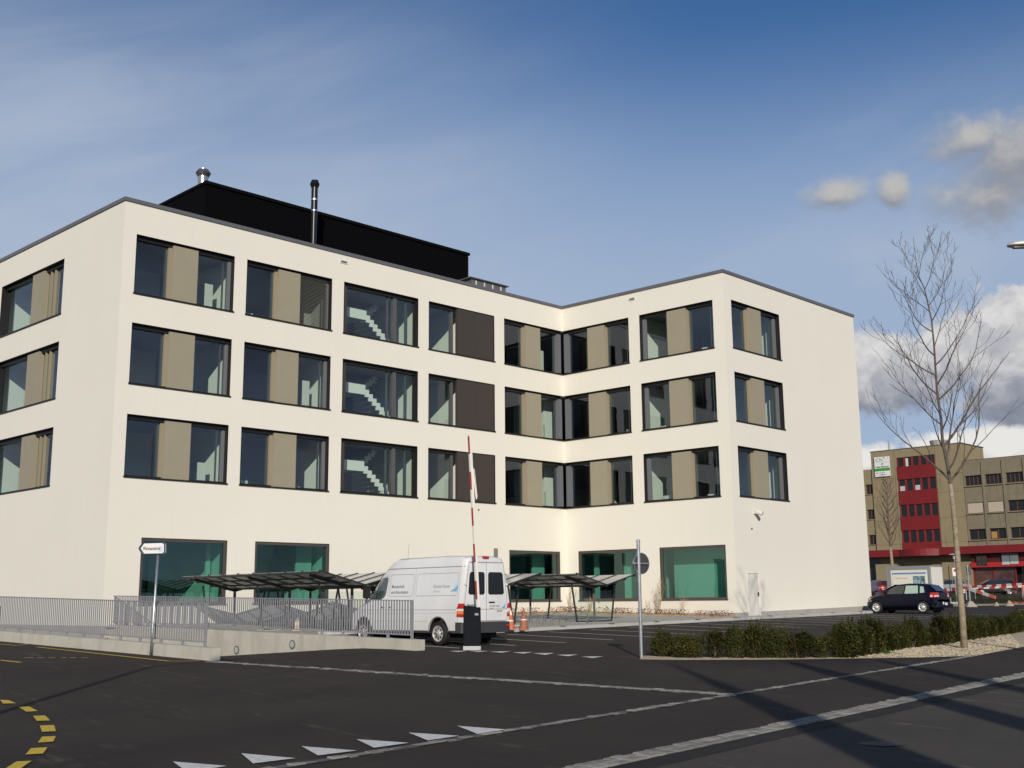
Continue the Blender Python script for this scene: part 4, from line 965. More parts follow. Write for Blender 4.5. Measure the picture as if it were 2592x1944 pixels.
REDL = mat('lamp_red', (.50, .015, .012), .2, coat=.5); AMB = mat('lamp_amber', (.75, .25, .02), .2, coat=.5); CLR = mat('lamp_clear', (.7, .7, .68), .2, coat=.5)
def build_van():
    rw = G(1112, 1634); hd = R(135); wd = .955
    h = Vector((math.cos(hd), math.sin(hd), 0)); lf = Vector((-h.y, h.x, 0)); org = Vector((rw.x, rw.y, 0))-lf*.90
    org.z = gz(rw.x, rw.y)
    t = thing('delivery_van', org, 'white high-roof panel van with lettering and a blue logo, parked seen from the rear left', 'van', rz=hd)
    top = [(-1.05, 2.44), (-1.0, 2.53), (-.8, 2.58), (0, 2.60), (2.1, 2.58), (2.35, 2.50), (2.6, 2.34), (2.9, 2.12), (3.15, 1.84), (3.45, 1.50), (3.7, 1.26), (4.2, 1.08), (4.45, .92), (4.55, .70)]
    bot = [(-1.05, .42), (-.9, .36), (4.2, .34), (4.55, .40)]
    wb_ = [(-1.05, .93), (-.9, .955), (3.3, .955), (4.0, .90), (4.4, .80), (4.55, .62)]
    wt = [(-1.05, .74), (-.9, .79), (2.1, .80), (2.9, .74), (3.5, .78), (3.7, .80), (4.4, .70), (4.55, .55)]
    zb_ = [(-1.05, 1.25), (3.2, 1.25), (3.7, 1.12), (4.2, .95), (4.55, .62)]
    S = (top, bot, wb_, wt, zb_)
    st = [-1.05, -1.03, -1.0, -.9, -.8, -.4, 0, .5, 1, 1.5, 2.1, 2.35, 2.6, 2.9, 3.15, 3.45, 3.7, 3.95, 4.2, 4.35, 4.45, 4.52, 4.55]
    body = loft(st, S).build('body', VW, t, local=True)
    cut_arches(body, (0, 3.55), .425, .385, .955)
    for x in (0, 3.55): liner(t, x, .42, .385, .945)
    me = body.data; me.polygons.foreach_set('use_smooth', [True]*len(me.polygons)); me.set_sharp_from_angle(angle=R(32))
    for x in (0, 3.55):
        for sd in (-1, 1): wheel(t, x, sd*.85, .345, .20, sd, mat('steel_rim', (.52, .50, .47), .35, .35))
    und = MB(); und.box(-.9, 4.2, -.55, .55, .22, .42); und.build('chassis', BLACK, t, local=True)
    ln = MB()
    for sd in (-1, 1):
        side_line(S, [(-1.0, 2.26), (2.6, 2.26), (2.8, 2.10)], sd, .022, .004, ln)
        side_line(S, [(-.95, 1.02), (3.9, 1.02)], sd, .012, .004, ln); side_line(S, [(-.95, .93), (3.9, .93)], sd, .006, .004, ln)
        side_line(S, [(.45, .69), (3.1, .69)], sd, .006, .004, ln)
        side_line(S, [(1.13, .40), (1.13, 2.25)], sd, .008, .004, ln); side_line(S, [(-.86, .75), (-.86, 2.25)], sd, .007, .004, ln)
        side_line(S, [(2.42, .45), (2.40, 1.3), (2.42, 2.05), (2.75, 2.06)], sd, .009, .004, ln)
        for x0, x1 in ((-.80, 1.06), (1.20, 2.33)):
            side_line(S, [(x0+.05, 1.43), (x1-.05, 1.43), (x1, 1.48), (x1, 2.03), (x1-.05, 2.08), (x0+.05, 2.08), (x0, 2.03), (x0, 1.48), (x0+.05, 1.43)], sd, .010, .004, ln)
        for x in (0, 3.55):
            a = [(x+.44*math.cos(q), .385+.44*math.sin(q)) for q in [math.pi*k/12 for k in range(13)]]; side_line(S, a, sd, .03, .005, ln)
    ln.build('seam_lines', mat('van_seam', (.22, .22, .22), .6), body, local=True, recalc=False)
    for sd in (-1, 1):
        wnd = side_patch(S, [(3.50, 1.37), (3.40, 1.50), (3.12, 1.80), (2.88, 2.0), (2.50, 2.02), (2.47, 1.9), (2.50, 1.5), (2.56, 1.40), (2.70, 1.34), (3.2, 1.33)], sd, .004, 'side_window', mat('van_side_glass', (.05, .065, .06), .06, coat=1), body)
        side_patch(S, [(2.96, 1.36), (2.99, 1.36), (2.99, 1.92), (2.96, 1.94)], sd, .007, 'window_divider', BLACK, wnd)
    ml = MB(); ml.box(3.12, 3.32, .99, 1.18, 1.38, 1.72); ml.bar((3.30, .93, 1.42), (3.22, 1.04, 1.5), .05, .06); ml.build('mirror', BLACK, t, local=True, bevel=.02)
    # handles
    b = MB(); b.box(2.50, 2.62, .955, .975, 1.09, 1.12); b.box(2.20, 2.30, .955, .975, 1.09, 1.12); b.build('door_handle', BLACK, body, local=True)
    b = MB(); b.box(3.95-.5, 3.5, .958, .97, .985, 1.01); b.build('indicator', AMB, body, local=True)
    # windscreen
    b = MB(); b.quad((2.93, -.62, 2.10), (2.93, .62, 2.10), (3.53, .72, 1.43), (3.53, -.72, 1.43)); b.v = [v+Vector((.03, 0, .03)) for v in b.v]; b.build('windscreen', GLASSD, body, local=True, recalc=False)
    # rear: doors, windows, lamps, bumper
    xr = -1.056
    rl = MB()
    def rline(y0, z0, y1, z1, w_): d = math.hypot(y1-y0, z1-z0); ny, nz = -(z1-z0)/d*w_/2, (y1-y0)/d*w_/2; rl.quad((xr, y0-ny, z0-nz), (xr, y1-ny, z1-nz), (xr, y1+ny, z1+nz), (xr, y0+ny, z0+nz))
    rline(0, .68, 0, 2.38, .014); rline(-.68, 2.38, .68, 2.38, .02); rline(-.82, .70, .82, .70, .014); rline(-.86, 1.03, .86, 1.03, .012)
    for sd in (-1, 1): rline(sd*.84, .7, sd*.845, 1.3, .012); rline(sd*.845, 1.3, sd*.70, 2.38, .012)
    rl.build('door_seams', SEAM, body, local=True, recalc=False)
    for sd in (-1, 1):
        o_ = [(.07, 1.50), (.12, 1.45), (.66, 1.45), (.72, 1.50), (.67, 2.04), (.61, 2.10), (.12, 2.10), (.07, 2.04)]
        b = MB(); b.quad(*[(xr-.004, sd*y, z) for y, z in o_]); w_ = b.build('rear_window', BLACK, body, local=True, recalc=False)
        b = MB(); cy, cz = .395, 1.775; b.quad(*[(xr-.010, sd*(cy+(y-cy)*.93), cz+(z-cz)*.93) for y, z in o_]); b.build('rear_pane', mat('van_rear_glass', (.012, .014, .016), .12, spec=.4), w_, local=True, recalc=False)
        # tail lamp wraps the corner
        for z0, z1, m_ in ((1.05, 1.20, REDL), (.985, 1.05, CLR), (.90, .985, AMB), (.82, .90, REDL)):
            b = MB(); sh_ = lambda z: .0 if z < 1.1 else (z-1.1)*.9
            b.hexa([(-1.07, sd*.72+sd*.0, z0), (-1.07, sd*.96, z0), (-.80, sd*.975, z0), (-.80, sd*.72, z0)], [(-1.07, sd*.72, z1), (-1.07, sd*.96, z1), (-.80-sh_(z1), sd*.97, z1), (-.80-sh_(z1), sd*.72, z1)])
            b2 = MB(); b2.hexa([(-1.066, sd*.85, z0), (-1.066, sd*.962, z0), (-.82, sd*.972, z0), (-.82, sd*.85, z0)], [(-1.066, sd*(.85+sh_(z1)*.3), z1), (-1.066, sd*.955, z1), (-.82-sh_(z1), sd*.968, z1), (-.82-sh_(z1), sd*.85, z1)]); b2.build('tail_lamp', m_, body, local=True)
        for zz in (1.72, .95): b = MB(); b.box(-1.10, -1.0, sd*.86-.02 if zz < 1.5 else sd*.83-.02, sd*.86+.02 if zz < 1.5 else sd*.83+.02, zz, zz+.05); b.build('hinge', VW, body, local=True)
    bp_ = MB(); pr_ = [(-.78, .985), (-1.02, .985), (-1.14, .80), (-1.17, .4), (-1.17, -.4), (-1.14, -.80), (-1.02, -.985), (-.78, -.985)]
    for (x0, y0), (x1, y1) in zip(pr_, pr_[1:]): bp_.hexa([(x0, y0, .36), (x1, y1, .36), (x1*.93, y1*.9, .36), (x0*.93, y0*.9, .36)], [(x0, y0, .66), (x1, y1, .66), (x1*.93, y1*.9, .68), (x0*.93, y0*.9, .68)])
    bp_.build('rear_bumper', PLAS, t, local=True)
    fb_ = MB(); fb_.box(4.40, 4.66, -.80, .80, .36, .66); fb_.build('front_bumper', PLAS, t, local=True, bevel=.05)
    b = MB(); b.box(-1.176, -1.165, -.82, -.70, .52, .58); b.build('reflector', REDL, t, local=True)
    b = MB(); b.box(-1.075, -1.0, -.10, .12, 2.50, 2.565); b.build('brake_lamp', REDL, body, local=True)
    b = MB(); b.box(-1.085, -1.056, -.32, -.10, 1.215, 1.245); b.build('rear_handle', BLACK, body, local=True)
    b = MB(); b.tube([(2.0, .45, 2.55), (1.93, .45, 3.05)], .004, 5); b.build('aerial', BLACK, t, local=True)
    WM_ = WM[body.name]; L3 = lambda x, y, z: WM_ @ Vector((x, y, z)); hx = -h
    TXT = mat('lettering_grey', (.13, .13, .14), .6); TXR = mat('lettering_light', (.38, .40, .44), .6); LB_ = mat('logo_blue', (.18, .42, .68), .5); LB2 = mat('logo_light_blue', (.50, .70, .85), .5)
    def ys(x, z): return ysurf(S, x, z)
    def st_(x, z, txt, size, m_, sq=1.0, bo_=.002): text_mesh('lettering', txt, size, L3(x, ys(x, z), z), hx, L3(0, ys(0, z+.1)-ys(0, z), .1)-L3(0, 0, 0), m_, body, squeeze=sq, bold=bo_, eps=.008)
    st_(2.24, 1.68, 'Messtechnik', .13, TXT, .95); st_(2.24, 1.51, 'und Automation', .13, TXT, .95)
    st_(.27, 1.66, 'Endress+Hauser', .135, TXR, .82); st_(.27, 1.53, 'Flowtec', .10, mat('lettering_pale', (.50, .52, .55), .6), .9)
    def logo(fn, k=1.0):
        b = MB(); b.quad(*[fn(x*k, z*k) for x, z in ((-.16, -.10), (.10, -.10), (.17, .24), (.13, .06), (.02, -.02))]); b.build('logo', LB_, body, recalc=False)
        b = MB(); b.quad(*[fn(x*k, z*k) for x, z in ((-.03, -.005), (.02, .012), (.125, .07), (.16, .23), (.03, .13))]); b.build('logo_mark', LB2, body, recalc=False)
    logo(lambda a, z: L3(-.66-a, ys(-.66-a, 1.66+z)+.008, 1.66+z), 1.1)
    rx = lambda y, z: L3(xr-.006, y, z)
    def rt_(y, z, txt, size, m_, sq): text_mesh('lettering', txt, size, rx(y, z), -lf, (0, 0, 1), m_, body, squeeze=sq, bold=.001)
    rt_(.78, 1.13, 'Messtechnik', .085, TXT, .95); rt_(.78, 1.05, 'und Automation', .085, TXT, .95)
    rt_(-.12, 1.10, 'Endress+Hauser', .085, TXR, .75); rt_(-.12, 1.04, 'Flowtec', .06, TXR, .8); rt_(-.42, .955, 'SPRINTER', .055, TXT, .9)
    logo(lambda a, z: rx(-.70-a, 1.13+z), .65)
build_van()

def build_car(org, hd, paint, label, name='parked_car', hatch=True, detail=True, L=4.0):
    org = Vector(org)
    t = thing(name, org, label, 'car', rz=hd)
    # x=0 rear axle
    top = [(-.74, .80), (-.70, .98), (-.60, 1.08), (-.42, 1.28), (-.25, 1.42), (.1, 1.49), (.9, 1.51), (1.5, 1.46), (1.8, 1.34), (2.3, 1.06), (2.55, .97), (3.0, .88), (3.2, .76), (3.28, .58)]
    bot = [(-.74, .36), (-.6, .26), (3.0, .22), (3.28, .30)]
    wb_ = [(-.74, .66), (-.6, .79), (-.2, .84), (2.4, .845), (2.9, .78), (3.15, .62), (3.28, .42)]
    wt = [(-.74, .60), (-.6, .62), (-.25, .60), (.2, .60), (1.5, .60), (2.3, .66), (2.6, .66), (3.1, .55), (3.28, .38)]
    zb_ = [(-.74, .70), (-.6, .95), (-.2, .96), (1.6, .92), (2.4, .90), (2.7, .84), (3.28, .50)]
    S = (top, bot, wb_, wt, zb_)
    st = [-.74, -.72, -.70, -.65, -.60, -.5, -.42, -.25, -.1, .1, .5, .9, 1.2, 1.5, 1.65, 1.8, 2.05, 2.3, 2.42, 2.55, 2.8, 3.0, 3.1, 3.2, 3.25, 3.28]
    body = loft(st, S).build('body', paint, t, local=True)
    cut_arches(body, (0, 2.54), .345, .31, .845)
    for x in (0, 2.54): liner(t, x, .341, .31, .835)
    me = body.data; me.polygons.foreach_set('use_smooth', [True]*len(me.polygons)); me.set_sharp_from_angle(angle=R(35))
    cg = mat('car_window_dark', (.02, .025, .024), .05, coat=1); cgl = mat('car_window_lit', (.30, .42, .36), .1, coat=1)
    und = MB(); und.box(-.5, 3.0, -.5, .5, .14, .30); und.build('underbody', BLACK, t, local=True)
    for x in (0, 2.54):
        for sd in (-1, 1): wheel(t, x, sd*.755, .305, .17, sd, mat('alloy_rim', (.62, .62, .62), .35, .3))
    for sd in (-1, 1):
        side_patch(S, [(1.02, .99), (2.12, .97), (1.78, 1.26), (1.50, 1.39), (1.02, 1.40)], sd, .004, 'front_side_window', cg, body)
        side_patch(S, [(.95, .99), (.95, 1.40), (.30, 1.40), (.22, 1.0)], sd, .004, 'rear_side_window', cgl if detail else cg, body)
        side_patch(S, [(.12, 1.02), (.18, 1.36), (.0, 1.34), (-.12, 1.04)], sd, .004, 'quarter_window', cgl if detail else cg, body)
        ln = MB()
        if detail:
            side_line(S, [(1.0, .30), (1.0, .98)], sd, .010, .004, ln); side_line(S, [(2.1, .32), (2.13, .95)], sd, .010, .004, ln); side_line(S, [(.34, .62), (.22, .98)], sd, .01, .004, ln)
            side_line(S, [(.45, .46), (2.15, .46)], sd, .03, .006, ln); ln.build('door_seams', BLACKG, body, local=True, recalc=False)
            b = MB(); b.box(1.05, 1.17, sd*.83, sd*.86, .84, .87); b.box(.40, .52, sd*.83, sd*.86, .86, .89); b.build('door_handle', paint, body, local=True)
            hd_ = MB(); hd_.lathe([(.03, 0), (.09, .05), (.11, .14), (.08, .22), (.02, .25)], (.62, sd*.56, 1.02), (0, 0, 1), 10)
        b = MB(); b.box(1.86, 1.98, sd*.86, sd*1.0, .94, 1.06); b.build('mirror', paint, t, local=True, bevel=.02)
        for z0, z1, m_ in ((.90, 1.03, REDL), (.83, .90, CLR), (.78, .83, REDL)):
            b = MB(); b.hexa([(-.76, sd*.50, z0), (-.72, sd*.745, z0), (-.42, sd*.83, z0), (-.42, sd*.5, z0)], [(-.73, sd*.50, z1), (-.69, sd*.72, z1), (-.44, sd*.82, z1), (-.44, sd*.5, z1)]); b.build('tail_lamp', m_, body, local=True)
        b = MB(); b.hexa([(3.20, sd*.40, .60), (3.10, sd*.66, .60), (2.85, sd*.78, .62), (2.85, sd*.4, .62)], [(3.10, sd*.38, .74), (3.02, sd*.62, .76), (2.78, sd*.755, .80), (2.78, sd*.4, .80)]); b.build('headlight', CLR, body, local=True)
    b = MB(); b.quad((-.615, -.52, 1.09), (-.615, .52, 1.09), (-.30, .48, 1.385), (-.30, -.48, 1.385)); b.v = [v+Vector((-.02, 0, .02)) for v in b.v]; b.build('rear_window', cg, body, local=True, recalc=False)
    b = MB(); b.quad((1.55, -.54, 1.44), (1.55, .54, 1.44), (2.27, .62, 1.085), (2.27, -.62, 1.085)); b.v = [v+Vector((.02, 0, .025)) for v in b.v]; b.build('windscreen', cg, body, local=True, recalc=False)
    b = MB(); b.hexa([(-.80, -.62, .28), (-.80, .62, .28), (-.5, .82, .28), (-.5, -.82, .28)], [(-.80, -.62, .56), (-.80, .62, .56), (-.5, .82, .56), (-.5, -.82, .56)]); b.build('rear_bumper', paint, t, local=True, bevel=.03)
    b = MB(); b.box(-.812, -.80, -.28, -.02, .40, .52); b.build('number_plate', mat('plate_white', (.75, .75, .72), .5), t, local=True)
    if detail: b = MB(); b.lathe([(.075, 0), (.075, .012)], (-.80, .17, .50), (-1, 0, 0), 16); b.build('round_sticker', mat('plate_white', (.75, .75, .72)), t, local=True)
    return t
NAVY = mat('navy_paint', (.0022, .0026, .0125), .35, coat=.10, spec=.2); SILV = mat('silver_paint', (.11, .12, .13), .5, 0, coat=0); BLKP = mat('black_paint', (.012, .012, .014), .25, coat=1); REDC = mat('dark_red_paint', (.18, .015, .02), .25, coat=1)
hd = R(135); hv = Vector((math.cos(hd), math.sin(hd), 0)); lv = Vector((-hv.y, hv.x, 0))
cp_ = Vector((20.85, 59.6, 0))-lv*.75; cp_.z = gz(cp_.x, cp_.y)+.06
build_car(cp_, hd, NAVY, 'dark navy blue hatchback parked at the right end of the white building')
def far_at(u, v, y): d = ray(u, v); t = y/d.y; return Vector((d.x*t, y, d.z*t))
def ground_at(u, y): d = ray(u, 1500); x = d.x*y/d.y; return Vector((x, y, gz(x, y)))
q = ground_at(2436, 118); build_car(q, R(170), SILV, 'silver car beyond the red and white planks, half hidden by the tree trunk', detail=False)
q = ground_at(2548, 112); build_car(q, R(176), BLKP, 'black car at the far right in front of the red shop windows', detail=False)
q = ground_at(2242, 98); build_car(q, R(100), REDC, 'dark red car between the white building and the white trailer', detail=False)

# ---- trailer
TR0 = G(2330, 1536); 
def build_trailer():
    y0 = 78.0; pr_ = onwall(2352.5, 1477, (0, 0), (1, 0)) if False else None
    c = far_at(2353, 1432, y0); dL = Vector((math.cos(R(137)), math.sin(R(137)), 0)); dR = Vector((math.cos(R(47)), math.sin(R(47)), 0))
    l_ = onwall(2243, 1438, c.xy, dL.xy); rr_ = onwall(2384, 1433, c.xy, dR.xy); LL = (l_.xy-c.xy).length; RR = (rr_.xy-c.xy).length
    zt = c.z; zb_ = far_at(2353, 1523, y0).z; g0 = gz(c.x, c.y)
    t = thing('box_trailer', (c.x, c.y, g0), 'white box trailer with a poster on its long side behind the navy car', 'trailer')
    f_ = Fr(c+dL*LL, c); e_ = Fr(c, c+dR*RR)
    b = MB(); P = [c, c+dR*RR, c+dR*RR+dL*LL, c+dL*LL]
    b.hexa([Vector((p.x, p.y, zb_)) for p in P], [Vector((p.x, p.y, zt)) for p in P]); bx = b.build('box', mat('trailer_cream', (.72, .70, .62), .5), t)
    rim = MB()
    for a0, a1, z0, z1 in ((0, LL, zt-.22, zt+.02), (0, .32, zb_, zt-.22), (LL-.16, LL, zb_, zt-.22), (0, LL, zb_-.12, zb_)): f_.bx(rim, a0, a1, .03, -.02, z0, z1)
    for a0, a1, z0, z1 in ((.0, .08, zb_, zt), (RR-.06, RR, zb_, zt), (.08, RR-.06, zt-.05, zt+.02)): e_.bx(rim, a0, a1, .03, -.02, z0, z1)
    e_.bx(rim, 0, RR, .035, -.02, zb_-.12, zb_+.10); rim.build('edge_rail', mat('aluminium_trim', (.45, .46, .46), .4, .5), bx)
    s0, s1, z0, z1 = .42, LL-.28, zb_+.28, zt-.42
    b = MB(); f_.bx(b, s0, s1, .02, 0, z0, z1); po = b.build('poster', mat('poster_cream', (.76, .74, .64), .6), bx)
    b = MB(); f_.bx(b, s0, s1, .03, .021, z1-.10, z1); b.build('blue_stripe', mat('poster_blue', (.08, .24, .50), .6), po)
    text_mesh('lettering', 'Kalibriermobil', (s1-s0)*.44/6.2, f_.p(s0+(s1-s0)*.06, .022, z1-.42), f_.d, (0, 0, 1), mat('poster_red', (.62, .22, .16), .6), po, squeeze=.95)
    gt_ = MB(); rnd = random.Random(8)
    for k, wd in enumerate((.36, .26, .46)): f_.bx(gt_, s0+(s1-s0)*.06, s0+(s1-s0)*(.06+wd), .024, .021, z1-.82-k*.2, z1-.79-k*.2)
    gt_.build('text_lines', mat('poster_grey', (.5, .5, .44), .6), po)
    # photograph printed on the poster: a worker in blue at a machine
    px0, px1, pz0, pz1 = s0+(s1-s0)*.61, s0+(s1-s0)*.96, z0+.02, z1-.24
    b = MB(); f_.bx(b, px0, px1, .026, .021, pz0, pz1); ph = b.build('printed_photo', mat('photo_teal', (.16, .27, .30), .6, var=.6, vscale=5), po)
    pk = (px1-px0)/1.27
    b = MB(); wx = px1-.35*pk; b.quad(*[f_.p(wx+x*pk, .029, pz0+z) for x, z in ((-.28, .0), (.30, .0), (.30, .55), (.18, .72), (-.05, .74), (-.20, .55), (-.55, .45), (-.50, .35), (-.2, .40))]); b.build('printed_coat', mat('photo_blue', (.06, .12, .30), .6), ph, recalc=False)
    b = MB(); b.quad(*[f_.p(wx+.06*pk+.12*pk*math.cos(a*.5236), .030, pz0+.86+.13*math.sin(a*.5236)) for a in range(12)]); b.build('printed_head', mat('photo_skin', (.60, .52, .46), .6), ph, recalc=False)
    b = MB()
    for k in range(5): b.quad(*[f_.p(px0+(.12+k*.13+x)*pk, .029, pz0+z) for x, z in ((0, .75), (.06, .75), (.06, 1.15), (0, 1.15))])
    b.quad(*[f_.p(px0+x*pk, .029, pz0+z) for x, z in ((.1, .2), (.5, .15), (.55, .4), (.2, .45))]); b.build('printed_machine', mat('photo_pale', (.50, .56, .56), .6), ph, recalc=False)
    for sd in (0.25, RR-.25):
        w_ = MB(); ctr = c+dL*LL*.45+dR*sd+Vector((0, 0, 0)); w_.lathe([(.30, -.1), (.30, .1)], (ctr.x, ctr.y, gz(ctr.x, ctr.y)+.30), dR, 20); w_.build('wheel', BLACK, t)
    # drawbar towards the right with a jockey wheel
    b = MB(); m_ = c+dR*RR*.5; j = G(2408, 1539); tip = Vector((j.x+.5, j.y-.1, gz(j.x, j.y)+.30)); 
    for sd in (.1, RR-.1): a = c+dR*sd; b.bar(Vector((a.x, a.y, zb_-.18)), Vector((j.x, j.y, gz(j.x, j.y)+.30)), .07, .12)
    b.bar(Vector((j.x, j.y, gz(j.x, j.y)+.30)), tip+Vector((.2, -.1, 0)), .08, .12); b.bar(Vector((j.x, j.y, gz(j.x, j.y)+.25)), Vector((j.x, j.y, gz(j.x, j.y)+.62)), .04, .04); b.build('drawbar', mat('drawbar_zinc', (.30, .31, .31), .5, .4), t)
    b = MB(); b.lathe([(.14, -.04), (.14, .04)], (j.x, j.y, gz(j.x, j.y)+.14), (.7, .7, 0), 16); b.build('jockey_wheel', BLACK, t)
build_trailer()

# ================================================================== red-banded building in the distance
KS = 1.16
FD0 = Vector((49.08, 125, 0))*KS; fdr = Vector((math.cos(R(135.5)), math.sin(R(135.5)), 0))
RBf = Fr(FD0+fdr*60, FD0-fdr*60)            # s runs left to right; s=60 at the tower's right corner
def S_(s): return 60+s*KS
BE = concrete('beige_concrete', (.28, .228, .135), (.23, .188, .112)); BE2 = concrete('weathered_concrete', (.225, .19, .13), (.17, .145, .10))
REDB = mat('red_cladding', (.19, .010, .011), .5, var=.1, vscale=.6); REDW = mat('red_window_frame', (.20, .018, .016), .5)
DG = mat('far_window_glass', (.016, .018, .020), .25, spec=.35); BRN = mat('brown_frame', (.12, .055, .035), .6)
RB_ = thing('commercial_building', (FD0.x, FD0.y, gz(FD0.x, FD0.y)), 'brown concrete building with a red-panelled tower front and red canopy', 'building')
def rbx(b, s0, s1, t0, t1, z0, z1): RBf.bx(b, S_(s0), S_(s1), t0, t1, z0*KS, z1*KS)
tw = MB(); 
rbx(tw, -10.6, -7.5, 0, -7, 4.6, 16.6); rbx(tw, -2.98, 0, 0, -7, 4.6, 16.6); rbx(tw, -7.5, -2.98, 0, -7, 15.66, 16.6); rbx(tw, -7.5, -2.98, -.6, -7, 4.6, 15.66); rbx(tw, -10.6, 0, -.9, -7, 0.2, 4.6)
tw.build('tower', BE, RB_)
jt = MB()
for z in (5.9, 8.0+.55, 11.35, 14.05 if False else 13.35): 
    for a0, a1 in ((-10.6, -7.5), (-2.98, 0)): rbx(jt, a0, a1, .006, 0.0, z, z+.03)
rbx(jt, -7.78, -7.74, .006, 0, 5, 16.6); rbx(jt, -2.95, -2.91, .006, 0, 5, 16.6)
jt.build('panel_joint', mat('joint_dark', (.10, .085, .06), .9), RB_)
cpn = MB(); rbx(cpn, -10.7, .1, .06, -7, 16.6, 16.68); cpn.build('coping', mat('coping_dark', (.13, .11, .09), .7), RB_)
bands = [(14.6, 13.15), (11.85, 10.27), (8.93, 7.40), (6.05, 5.2)]
for zt_, zb_ in bands: b = MB(); rbx(b, -7.48, -2.99, .09, -.5, zb_, zt_); b.build('red_panel', REDB, RB_)
wr = [(14.6, 15.62), (11.85, 13.15), (8.93, 10.27), (6.05, 7.40)]
for zi, (z0, z1) in enumerate(wr):
    b = MB(); rbx(b, -7.48, -2.99, -.1, -.14, z0, z1); wn = b.build('window', DG, RB_)
    pitch = 4.49/5
    for k in range(6): b = MB(); s = -7.48+k*pitch; rbx(b, s-.0 if k == 0 else s-.10, s+.15 if k < 5 else s, .0, -.12, z0, z1); b.build('red_mullion', REDW, wn)
    if zi == 0: b = MB(); rbx(b, -6.5, -6.15, -.08, -.1, z0, z1-.1); b.build('curtain', mat('curtain_pale', (.62, .60, .52), .8), wn)
    if zi == 1: 
        for n0 in (-7.30, -5.5): b = MB(); rbx(b, n0, n0+.62, -.06, -.1, z0+.0, z0+.55); b.build('notice', mat('notice_grey', (.48, .48, .47), .7), wn)
# signboard
b = MB(); rbx(b, -10.12, -8.25, .22, .12, 13.66, 15.92); sg = b.build('signboard', mat('signboard_white', (.74, .74, .71), .5), RB_)
b = MB(); rbx(b, -10.12, -8.25, .235, .222, 14.30, 14.62); b.build('green_band', mat('sign_green', (.03, .30, .03), .5), sg)
b = MB(); rbx(b, -10.12, -8.25, .235, .222, 15.27, 15.30); b.build('divider', mat('notice_grey', (.48, .48, .47)), sg)
b = MB(); rbx(b, -10.0, -9.72, .235, .222, 14.05, 14.14); rbx(b, -10.0, -9.8, .235, .222, 13.82, 13.86); b.build('red_logo', mat('sign_red', (.60, .03, .02), .5), sg)
b = MB(); rbx(b, -9.62, -8.85, .235, .222, 14.08, 14.12); rbx(b, -9.58, -8.8, .235, .222, 13.86, 13.9); b.build('small_text', mat('sign_dark', (.12, .12, .12), .5), sg)
def rp_(s, z, t=.236): return RBf.p(S_(s), t, z*KS)
text_mesh('lettering', 'ICN', .62, rp_(-10.0, 15.40), RBf.d, (0, 0, 1), mat('sign_olive', (.22, .27, .20), .5), sg, squeeze=1.0)
text_mesh('lettering', 'Black Diamond', .27, rp_(-9.98, 14.70), RBf.d, (0, 0, 1), mat('sign_dark', (.05, .05, .05), .5), sg, bold=.012, squeeze=1.12)
b = MB(); b.lathe([(.09, 0), (.09, .01)], rp_(-8.9, 15.78, .225), RBf.n, 12); b.quad(*[rp_(s, z) for s, z in ((-9.12, 14.98), (-9.02, 15.14), (-9.12, 15.2), (-9.22, 15.14))]); b.quad(*[rp_(s, z) for s, z in ((-9.24, 14.98), (-9.16, 15.08), (-9.2, 15.13), (-9.28, 15.08))]); b.build('emblem', mat('sign_dark', (.05, .05, .05)), sg)
b = MB()
for dx in (0, .1, .2): b.quad(*[rp_(s+dx, z) for s, z in ((-8.95, 15.34), (-8.93, 15.34), (-8.52, 15.80), (-8.55, 15.80))])
b.build('slashes', mat('notice_grey', (.48, .48, .47)), sg)
# right wing
rw_ops = []
cols = [(.19, 1.96), (2.40, 4.13), (4.60, 6.37), (6.8, 8.55), (9.0, 10.75), (11.2, 12.95), (13.4, 15.15)]
rows = [(11.84, 12.95), (8.85, 10.02), (6.02, 7.17)]
rwf = Fr(RBf.p(S_(.05), -.02, 0), RBf.p(S_(26), -.02, 0))
for a0, a1 in cols:
    for z0, z1 in rows: rw_ops.append(((a0-.05)*KS, (a1-.05)*KS, z0*KS, z1*KS))
b = MB(); wall(b, rwf, 4.6*KS, 14.67*KS, rw_ops, .5, 0, 0); rwf.bx(b, 0, rwf.L, -3, -12, 0, 14.6*KS); rwf.bx(b, 0, rwf.L, .0, -12, 14.6*KS, 14.67*KS); b.build('right_wing', BE2, RB_, recalc=False)
for a0, a1 in cols:
    for zi, (z0, z1) in enumerate(rows):
        b = MB(); rbx(b, a0, a1, -.30, -.33, z0, z1); wn = b.build('window', DG, RB_)
        b = MB(); nmu = 4 if zi == 0 else 2
        for k in range(nmu+1): s = a0+(a1-a0)*k/nmu; rbx(b, s-.04, s+.04, -.24, -.3, z0, z1)
        rbx(b, a0, a1, -.24, -.3, z0, z0+.06); b.build('frame', BRN, wn)
        b = MB(); rbx(b, a0-.05, a1+.08, .16, -.24, z0-.09, z0); b.build('sill', BE, wn)
        if zi == 1 and a0 < 3: b = MB(); rbx(b, a0+.05, a1-.04, -.10, -.2, z0+.05, z1-.06); b.build('roller_blind', mat('blind_pinkish', (.46, .38, .30), .8), wn)
        if zi == 2 and 2 < a0 < 3: b = MB(); rbx(b, a0+.1, a0+.7, -.26, -.29, z0+.1, z0+.8); b.build('curtain', mat('curtain_ochre', (.40, .22, .07), .8), wn)
for s in (2.18, 4.37, 6.58, 8.78, 10.98, 13.17): b = MB(); rbx(b, s-.10, s+.10, .10, -.02, 5.3, 14.4); b.build('pilaster', BE2, RB_)
